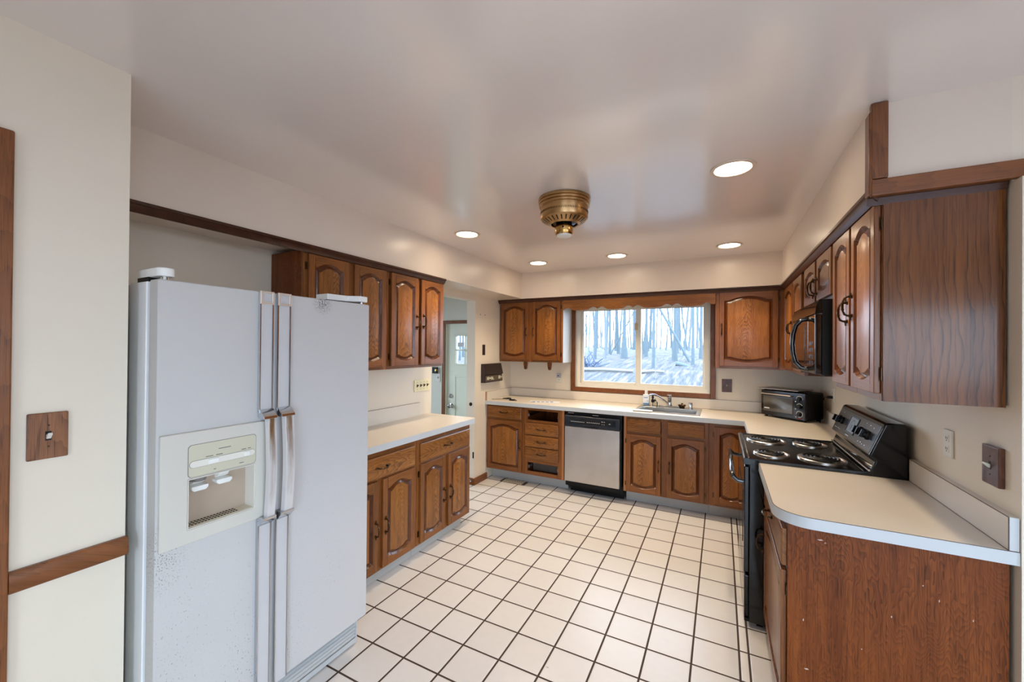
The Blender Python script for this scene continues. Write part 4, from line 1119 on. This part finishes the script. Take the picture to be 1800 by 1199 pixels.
# ------------------------------------------------------------------ switches, outlets, small wall things (built facing -Y, then turned)
def plate(name, label, cat, loc, rz, w, h, m_, gangs=1, kind='switch', group=None, t=.008, bev=.003, toggle=None):
    r = thing(name, label, cat, loc, rz, group)
    MB().box(-w/2, w/2, -t, 0, -h/2, h/2).build('plate', m_, r, bev)
    for g in range(gangs):
        x = (g-(gangs-1)/2)*.046
        if kind == 'switch':
            MB().box(x-.006, x+.006, -t-.0006, -t+.001, -.013, .013).build('toggle_slot', VOID, r)
            m = MB(); m.prism([(-t, .004), (-t-.016, .010), (-t-.018, .005), (-t-.004, -.008), (-t, -.008)], 'X', x-.0045, x+.0045)
            m.build('toggle', toggle or IVORY2, r, .001)
            m = MB()
            for z in (.030, -.030): m.lathe([(.0028, 0), (.0028, -.0012)], 8, (x, -t, z), 'Y')
            m.build('screws', BRASSD, r)
        elif kind == 'outlet':
            for z in (.021, -.021):
                s = MB().box(x-.016, x+.016, -t-.002, -t, z-.014, z+.014).build('socket', IVORY, r, .003)
                m = MB(); m.box(x-.008, x-.005, -t-.0026, -t-.002, z-.004, z+.006).box(x+.005, x+.008, -t-.0026, -t-.002, z-.004, z+.006).lathe([(.0025, 0), (.0025, -.0006)], 8, (x, -t-.002, z-.009), 'Y')
                m.build('slots', VOID, s)
    return r
WPL = oak('walnut_plate', (60, 34, 20), (122, 78, 50), (146, 98, 66), freq=10, curv=3, rough=.4, streak=.5)
WPD = oak('dark_wood_plate', (44, 22, 12), (84, 46, 28), (106, 62, 40), freq=10, curv=3, rough=.35, streak=.5)
plate('light_switch', 'square wooden light switch plate on the left foreground wall', 'light switch', (-2.528, -4.228, 1.271), PI/2, .080, .131, WPL, 1, t=.010, toggle=IVORY)
plate('light_switch', 'dark wooden light switch plate on the right wall above the near counter', 'light switch', (0, -2.687, 1.15), -PI/2, .096, .131, WPD, 1, t=.016)
plate('light_switch', 'dark wooden light switch plate on the back wall between window and toaster oven', 'light switch', (-.768, 0, 1.163), 0, .09, .132, WPD, 1, t=.008)
plate('light_switch', 'ivory four gang light switch plate over the left counter', 'light switch', (XL, -1.756, 1.18), PI/2, .207, .106, YELLOWP, 4, t=.009, toggle=BRASSD)
plate('power_outlet', 'ivory duplex outlet on the right wall above the near counter', 'outlet', (0, -2.377, 1.16), -PI/2, .068, .110, IVORY, 1, 'outlet')
o_ = plate('power_outlet', 'ivory outlet on the back wall with a small plug-in adapter', 'outlet', (-2.579, 0, 1.166), 0, .068, .112, IVORY, 1, 'outlet')
ad = MB().box(-.024, .024, -.034, -.010, .002, .052).build('adapter', simple('grey_adapter', (176, 178, 190), .4), None, .004, (-2.579, 0, 1.166))
tag(ad, 'grey plug-in adapter in the back wall outlet left of window', 'adapter'); MB().box(-.01, .01, -.0345, -.034, .02, .036).build('adapter_print', INK, ad)
o_ = plate('power_outlet', 'ivory outlet on the right wall behind the toaster oven', 'outlet', (0, -.505, 1.165), -PI/2, .07, .115, IVORY, 1, 'outlet')
pg = MB().box(-.012, .012, -.045, -.010, -.030, -.008).build('power_plug', BLACKM, None, .003, (0, -.505, 1.165)); pg.rotation_euler = (0, 0, -PI/2)
tag(pg, 'black plug of the toaster oven in the corner outlet', 'plug')
m = MB(); m.tube([(0, -.045, -.019), (-.01, -.06, -.024), (-.04, -.062, -.04), (-.08, -.05, -.05)], .0035, 6); m.build('cord', BLACKM, pg)
bp = MB().box(-.028, .028, -.006, 0, -.06, .06).build('blank_plate', BROWNP, None, .002, (XL, -.68, 1.502)); bp.rotation_euler = (0, 0, PI/2)
tag(bp, 'narrow dark brown wall plate above the intercom', 'wall plate')
# intercom
ic = thing('intercom', 'dark brown wall intercom radio with speaker grille by the doorway', 'intercom', (XL, -.530, 1.125), PI/2)
m = MB(); m.prism([(0, 0), (-.050, .0), (-.060, .006), (-.050, .085), (-.066, .092), (-.036, .215), (0, .215)], 'X', -.205, .205); m.build('case', BROWNP, ic, .003)
m = MB()
for k in range(15): 
    z = .102+k*.0072; y = -.0655+(z-.092)/.123*.030
    m.box(-.19, .19, y-.002, y+.004, z, z+.003)
m.build('speaker_grille', simple('brown_grille', (62, 48, 40), .5), ic)
m = MB(); m.box(-.19, .19, -.0585, -.05, .012, .078); m.build('control_strip', simple('bronze_strip', (104, 88, 66), .4, .3), ic)
m = MB()
for (x, wd, h1) in ((-.165, .014, .03), (-.14, .014, .035), (-.115, .03, .018), (-.07, .014, .035), (-.045, .014, .02), (.10, .014, .035), (.125, .014, .035), (.15, .03, .012)):
    m.box(x, x+wd, -.064, -.058, .05-h1/2, .05+h1/2)
m.build('keys', IVORY2, ic, .001)
MB().box(-.07, -.005, -.0592, -.058, .03, .038).build('tuner_scale', PRINT, ic)
# filled patch holes stay in the paint: two small anchors
for y in (-.755, -.655):
    a_ = MB().lathe([(.007, 0), (.006, -.003), (.001, -.004)], 10, (0, 0, 0), 'Y').build('wall_anchor', GREY, None, 0, (XL, y, 1.905)); a_.rotation_euler = (0, 0, PI/2)
    tag(a_, 'grey screw anchor in the wall high above the intercom, %s one' % ('left' if y < -.7 else 'right'), 'anchor', 'screw anchors above the intercom')
sp_ = thing('strike_plate', 'dark latch strike on the hall doorway jamb', 'strike plate', (XL-.05, -.862, .895), 0)
MB().lathe([(.020, 0), (.020, -.003), (.012, -.005), (.001, -.005)], 14, (0, 0, 0), 'Y').build('plate', BLACKM, sp_); MB().lathe([(.006, -.005), (.006, -.008)], 8, (.004, 0, 0), 'Y').build('latch_hole', BRASSP, sp_)
hp = MB().box(-.008, .008, -.004, 0, -.035, .035).build('hinge_leaf', BLACKM, None, .001, (XL-.012, -.860, .33)); tag(hp, 'small dark hinge leaf low on the doorway jamb', 'hinge')
ds_ = thing('door_stop', 'small black and chrome door stop on the baseboard end', 'door stop', (XL-.04, -.877, .05), 0)
MB().lathe([(.016, 0), (.016, -.004), (.008, -.008), (.008, -.04)], 12, (0, 0, 0), 'Y').build('rod', CHROME, ds_); MB().lathe([(.013, -.04), (.015, -.05), (.010, -.058), (.001, -.059)], 12, (0, 0, 0), 'Y').build('rubber_tip', BLACKM, ds_)
# hall bits
hs = plate('light_switch', 'pale light switch plate in the hall beside the hall door', 'light switch', (-4.425, 0, 1.09), 0, .07, .115, IVORY, 1)
cb = thing('door_chime', 'small brass and black chime box on the hall wall above the switch', 'chime', (-4.462, 0, 1.20), 0)
MB().box(-.055, .03, -.03, 0, -.05, .04).build('case', BLACKM, cb, .003); MB().lathe([(.018, -.03), (.018, -.05), (.001, -.052)], 12, (.03, 0, -.005), 'Y').build('brass_cover', BRASSP, cb)
# paper towel holder brackets under the left wall cabinet
ph = thing('paper_towel_holder', 'two wooden paper towel brackets hanging under the left window cabinet', 'paper towel holder', (-2.78, -.20, 1.3618))
for x in (-.160, .155):
    m = MB(); P = [(-.026, 0), (.026, 0), (.026, -.03)]
    for k in range(9): a = -k*PI/8; P.append((.020*math.cos(a), -.075+.022*math.sin(a)))
    P.append((-.026, -.03)); P = [(y, z) for y, z in P]
    m.prism([(x+px, pz) for px, pz in P], 'Y', -.011, .011); b_ = m.build('bracket', TRIMW, ph, .004)
    MB().lathe([(.009, -.012), (.009, -.0115)], 12, (x, 0, -.068), 'Y').build('socket', VOID, b_)

# counter bits on the left end of the back counter
sc = thing('screwdriver', 'dark red screwdriver like tool leaning at the left end of the back counter', 'tool', (XL+.09, -.49, .9145), 0)
MB().tube([(-.055, -.05, .005), (.02, .02, .006), (.06, .06, .008)], [.003, .003, .004], 8).build('shaft', simple('rusty_red', (92, 40, 30), .5), sc); MB().tube([(.04, .045, .010), (.10, .085, .012), (.125, .10, .010)], [.006, .010, .006], 8).build('handle', BLACKM, sc)
kb = MB().box(-.03, .03, -.022, .022, 0, .014).build('drawer_catch', BLACKM, None, .004, (XL+.27, -.475, .9145)); tag(kb, 'small black plastic catch on the counter beside the tool', 'catch'); MB().box(.035, .06, -.004, .006, 0, .008).build('stub', BLACKM, kb)
pp = MB().box(-.17, .17, -.075, .075, 0, .0015).build('leaflet', PAPER, None, 0, (-2.60, -.40, .9145)); pp.rotation_euler = (0, 0, .35)
tag(pp, 'printed white leaflet lying on the back counter', 'paper')
m = MB()
for k in range(5): m.box(-.14+k*.05, -.105+k*.05, -.05+.004*k, .01+.004*k, .0015, .0019)
m.build('printed_lines', simple('blue_grey_ink', (128, 140, 190), .6), pp); MB().box(-.165, -.11, -.06, -.03, .0015, .002).build('dark_mark', simple('dark_green_ink', (50, 74, 70), .6), pp)

# floor register
rg2 = thing('floor_register', 'brown metal floor register with cream grille in the floor tile by the cabinet', 'floor vent', (-2.908, -.555, .0005))
MB().box(-.155, .155, -.058, .058, 0, .005).build('frame', BRASSD, rg2, .002)
m = MB()
for i in range(9):
    for j in range(3):
        x = -.108+i*.027+(.010 if j % 2 else 0); m.box(x, x+.011, -.034+j*.028, -.034+j*.028+.008, .005, .0062)
MB().box(-.122, .122, -.056, .056, .0048, .0056).build('grille', simple('cream_grille', (214, 204, 186), .5), rg2)
m.build('grille_slots', VOID, rg2)

# ------------------------------------------------------------------ ceiling lights and fan motor
def can(x, y, label):
    r = thing('recessed_light', label, 'ceiling light', (x, y, H), 0, 'recessed ceiling lights')
    MB().lathe([(.100, -.0005), (.098, -.006), (.082, -.007), (.078, -.002), (.078, 0)], 40, (0, 0, 0), 'Z', caps=False).build('trim_ring', simple('ring_white', (214, 196, 178), .4), r)
    MB().lathe([(.0775, -.0025), (.05, -.004), (.001, -.0045)], 40, (0, 0, 0), 'Z', caps=False).build('lens', LAMP, r)
    ld = bpy.data.lights.new('lamp', 'SPOT'); ld.energy = 11.0; ld.color = (1.0, .80, .55); ld.spot_size = math.radians(112); ld.spot_blend = .7; ld.shadow_soft_size = .05
    lo = bpy.data.objects.new('lamp', ld); COL.objects.link(lo); lo.parent = r; lo.location = (0, 0, -.058)
can(-2.573, -2.04, 'lit recessed ceiling light above the left counter')
can(-.775, -2.425, 'lit recessed ceiling light nearest the camera, by the right soffit')
can(-2.502, -.836, 'lit recessed ceiling light at the back left, near the hall doorway')
can(-1.70, -.815, 'lit recessed ceiling light above the window, middle of the back row')
can(-.764, -.795, 'lit recessed ceiling light at the back right corner by the soffit')
fan = thing('ceiling_fan_motor', 'antique brass ceiling fan motor housing without blades', 'ceiling fan', (-1.645, -2.40, H), 0)
K = .153
m = MB(); m.lathe([(K*.98, 0), (K, -.006), (K, -.018), (K*.96, -.020), (K*.98, -.024), (K*.98, -.034), (K*.94, -.036), (K*.96, -.040), (K*.96, -.050), (K*.91, -.053), (K*.91, -.060)], 56, (0, 0, 0), 'Z'); m.build('canopy', BRASS, fan)
m = MB(); m.lathe([(K*.905, -.058), (K*.905, -.118), (K*.88, -.124), (K*.58, -.150), (K*.55, -.154), (K*.50, -.152)], 56, (0, 0, 0), 'Z', caps=False); mh_ = m.build('motor_shell', BRASS, fan)
m = MB()
for k in range(28):
    a = 2*PI*k/28; ca, sa = math.cos(a), math.sin(a)
    def sp(r_, s_, dz): 
        z = -.124-(K*.88-r_)/(K*.30)*.026; return (r_*ca-s_*sa, r_*sa+s_*ca, z-dz)
    m.add([sp(K*.83, -.0042, .0009), sp(K*.83, .0042, .0009), sp(K*.63, .0030, .0009), sp(K*.63, -.0030, .0009)], [(0, 1, 2, 3)])
m.build('vent_slots', VOID, mh_)
m = MB()
for k in range(90):
    a = 2*PI*k/90; m.lathe([(.0028, K*.905), (.001, K*.905+.0012)], 6, (0, 0, -.088), 'X') if False else m.box(-.0016, .0016, -.001, .001, -.094, -.083)
    n_ = len(m.v)
    for i in range(n_-8, n_):
        x, y, z = m.v[i]; R_ = K*.9055+y; m.v[i] = (R_*math.cos(a)-x*math.sin(a), R_*math.sin(a)+x*math.cos(a), z)
m.build('perforated_band', BRASSD, mh_)
MB().lathe([(.075, -.143), (.060, -.150), (.03, -.150)], 40, (0, 0, 0), 'Z', caps=True).build('flywheel', simple('dark_flywheel', (30, 38, 48), .15, .9), fan)
MB().lathe([(.024, -.15), (.024, -.156), (.050, -.158), (.052, -.164), (.052, -.204), (.047, -.212), (.001, -.213)], 36, (0, 0, 0), 'Z').build('switch_housing', BRASSP, fan)
m = MB(); m.lathe([(.006, -.0535), (.006, -.045)], 10, (.012, 0, -.176), 'Y'); m.build('pull_chain_port', VOID, fan)
MB().lathe([(.044, -.212), (.042, -.220), (.034, -.224), (.001, -.225)], 32, (0, 0, 0), 'Z').build('bottom_cap', IVORY, fan)

# ------------------------------------------------------------------ outside: woodland slope
def gz(x, y):
    P = [(0, -.35), (2, -.3), (6, .55), (8, .78), (12, 1.03), (16, 1.2), (25, 1.42), (45, 1.62), (90, 1.8)]
    for (a, za), (b, zb) in zip(P[:-1], P[1:]):
        if y <= b: return za+(zb-za)*max(0, (y-a))/(b-a)
    return P[-1][1]
def leaf_mat():
    m, nt, b = mat('leaf_litter')
    co = objco(nt)
    n = noise(nt, mapping(nt, co, (1, .06, 0)), 9.0, 5, .8); n2 = noise(nt, co, .6, 3)
    c = ramp(nt, n, [(.40, srgb(10, 22, 32)), (.47, srgb(38, 50, 58)), (.54, srgb(66, 66, 68)), (.60, srgb(98, 90, 86))])
    c = mixc(nt, mth(nt, 'MULTIPLY', n2, .3), c, srgb(58, 56, 64))
    nt.links.new(c, b.inputs['Base Color']); b.inputs['Roughness'].default_value = .9
    return m
vs = []; fs = []
xs_ = [-70+i*4 for i in range(28)]; ys_ = [.16, 1, 2, 4, 6, 7, 8, 10, 12, 14, 16, 20, 25, 32, 45, 60, 90]
for yy in ys_:
    for xx in xs_: vs.append((xx, yy, gz(xx, yy)))
nx = len(xs_)
for j in range(len(ys_)-1):
    for i in range(nx-1): fs.append((j*nx+i, j*nx+i+1, (j+1)*nx+i+1, (j+1)*nx+i))
g_ = MB().add(vs, fs).build('ground_woodland', leaf_mat(), None, kind='structure', angle=180)
struct('ground_yard', MB().box(XE+.4, 40, -40, 0, -.6, -.5).box(-40, XE+.4, -40, YF-.4, -.6, -.5).box(-40, -6.2, YF-.4, 0, -.6, -.5), simple('winter_lawn', (150, 144, 148), .9, var=.2))
BARK = simple('blue_grey_bark', (84, 98, 106), .9, var=.3)
BARK2 = simple('pale_bark', (100, 110, 122), .9, var=.2)
def trunk_mesh(hh, r0, bend, flare=1.25, branches=4, seed=0):
    rnd = random.Random(seed); m = MB(); P = []; R = []
    N = 12; ph_ = rnd.uniform(0, 6)
    for i in range(N+1):
        u = i/N; P.append((bend*math.sin(u*3+ph_)-bend*math.sin(ph_), bend*.5*math.cos(u*2.2+ph_)-bend*.5*math.cos(ph_), hh*u-.1))
        R.append(r0*(1-.55*u)*(1+(flare-1)*max(0, 1-u*12)))
    m.tube(P, R, 9)
    for k in range(branches):
        u = rnd.uniform(.25, .95); i = int(u*N); b = Vector(P[i]); a = rnd.uniform(0, 6.28); ln = hh*rnd.uniform(.06, .15); rb = R[i]*.38
        m.tube([b, b+Vector((math.cos(a)*ln*.4, math.sin(a)*ln*.4, ln*.35)), b+Vector((math.cos(a)*ln*.7, math.sin(a)*ln*.7, ln*.9))], [rb, rb*.7, rb*.3], 6)
    return m
def ray_pos(px, Y):           # where the sight line through picture column px meets depth Y (ground plan only)
    dx = (px-900)/f_px; d = rr*dx+fw
    return -.8204+d.x*(Y+4.6339)/d.y
protos = [trunk_mesh(15, .045, .25, 1.3, 5, 1).mesh('trunk', BARK), trunk_mesh(13, .032, .4, 1.3, 5, 2).mesh('trunk', BARK), trunk_mesh(16, .062, .15, 1.4, 4, 3).mesh('trunk', BARK), trunk_mesh(12, .026, .5, 1.2, 6, 4).mesh('trunk', BARK2), trunk_mesh(14, .038, .2, 1.3, 5, 5).mesh('trunk', BARK2)]
def tree(px, Y, pi, sc, label, group=None, rz=None):
    x = ray_pos(px, Y); me = protos[pi]
    o = bpy.data.objects.new('bare_tree', me); COL.objects.link(o); o.location = (x, Y, gz(x, Y)-.05); o.scale = (sc, sc, 1)
    o.rotation_euler = (0, 0, random.uniform(0, 6.28) if rz is None else rz)
    return tag(o, label, 'tree', group)
me_big = trunk_mesh(16, .08, .10, 2.2, 4, 9).mesh('trunk', BARK); protos.append(me_big)
tree(1097, 13.5, 5, 1.0, 'large bare tree with flared base in the left window pane, near the sash')
tree(1046, 12.5, 2, .85, 'straight grey tree trunk left of the middle of the left window pane')
tree(1064, 13, 4, 1.0, 'slim tree trunk in the middle of the left window pane')
tree(1072, 17, 2, 1.0, 'dark trunk just right of the middle of the left window pane')
tree(1035, 11, 3, 1.1, 'thin crooked tree at the left of the left window pane')
tree(1186, 12.5, 5, .75, 'flared bare tree in the middle of the right window pane')
tree(1149, 9.5, 2, .8, 'stout bare trunk at the left of the right window pane')
tree(1136, 15, 2, 1.1, 'bare trunk close to the sash in the right window pane')
tree(1218, 11, 2, .75, 'stout bare trunk right of the middle of the right window pane')
tree(1232, 14, 2, 1.0, 'bare trunk near the right frame of the window')
far = []
used = []
for i in range(170):
    px = 1003+(i*37 % 254)+random.uniform(-4, 4); Y = random.uniform(15, 60)
    x = ray_pos(px, Y)
    if any((x-a)**2+(Y-b)**2 < 1.5 for a, b in used): continue
    used.append((x, Y))
    far.append(tree(px, Y, random.choice((0, 1, 2, 3, 4)), random.uniform(.9, 2.1), 'slender bare tree trunk farther back in the woods outside the window', 'bare trees farther back in the woods'))
for i in range(14):
    Y = random.uniform(14, 40); px = 985+i*4.1 if i < 7 else 1250+i*2
    tree(px, Y, random.choice((0, 1, 4)), 1.0, 'slender bare tree trunk farther back in the woods outside the window', 'bare trees farther back in the woods')
# trees seen through the hall door lites
for i in range(8):
    tree(790+i*6, random.uniform(8, 18), random.choice((0, 2)), .9, 'bare tree trunk seen through the hall door lites', 'bare trees behind the hall door')
def lean(px0, Y, l, ang, r, label):
    x = ray_pos(px0, Y); z = gz(x, Y)
    o = MB().tube([(0, 0, 0), (l*.5*math.cos(ang), .1, l*.5*math.sin(ang)), (l*math.cos(ang), .3, l*math.sin(ang))], [r, r*.8, r*.4], 8).build('leaning_trunk', BARK, None, 0, (x, Y, z)); return tag(o, label, 'tree')
lean(1213, 12, 8, math.radians(118), .05, 'leaning thin trunk crossing the right window pane')
lean(1073, 16, 7, math.radians(62), .03, 'leaning thin branch in the left window pane')
def log(px0, px1, Y, r, label, mt, dz=0):
    xa, xb = ray_pos(px0, Y), ray_pos(px1, Y)
    z = gz(xa, Y)+r
    o = MB().tube([(0, 0, 0), ((xb-xa)/2, .05, .02+dz/2), (xb-xa, 0, dz)], [r, r*.95, r*.8], 10).build('fallen_log', mt, None, 0, (xa, Y, z)); tag(o, label, 'log')
WLOG = simple('bleached_log', (112, 112, 110), .8, var=.12)
log(1016, 1113, 8, .055, 'long pale fallen log across the ground in the left window pane', WLOG)
log(1128, 1168, 8, .045, 'short pale fallen log in the right window pane', WLOG, .02)
log(1188, 1215, 10.5, .08, 'dark fallen log slanting at the right window pane', BARK, -.15)
m = MB()
for k in range(26):
    a = random.uniform(0, 6.28); b = random.uniform(.2, 1.3); l = random.uniform(.3, .75)
    p0 = Vector((random.uniform(-.35, .35), random.uniform(-.2, .2), 0)); m.tube([p0, p0+Vector((math.cos(a)*math.cos(b), math.sin(a)*math.cos(b), math.sin(b)))*l], .018, 5)
x = ray_pos(1035, 9.5)
o = m.build('brush_pile', simple('dark_brush', (70, 84, 108), .9), None, 0, (x, 9.5, gz(x, 9.5)-.02)); tag(o, 'dark heap of brush at the lower left of the window view', 'brush pile')
po = MB().tube([(0, 0, 0), (0, 0, .6)], .016, 8).build('post', WLOG, None, 0, (ray_pos(1152.5, 7.2), 7.2, gz(0, 7.2)-.02)); tag(po, 'thin white post standing in the right window pane', 'post')
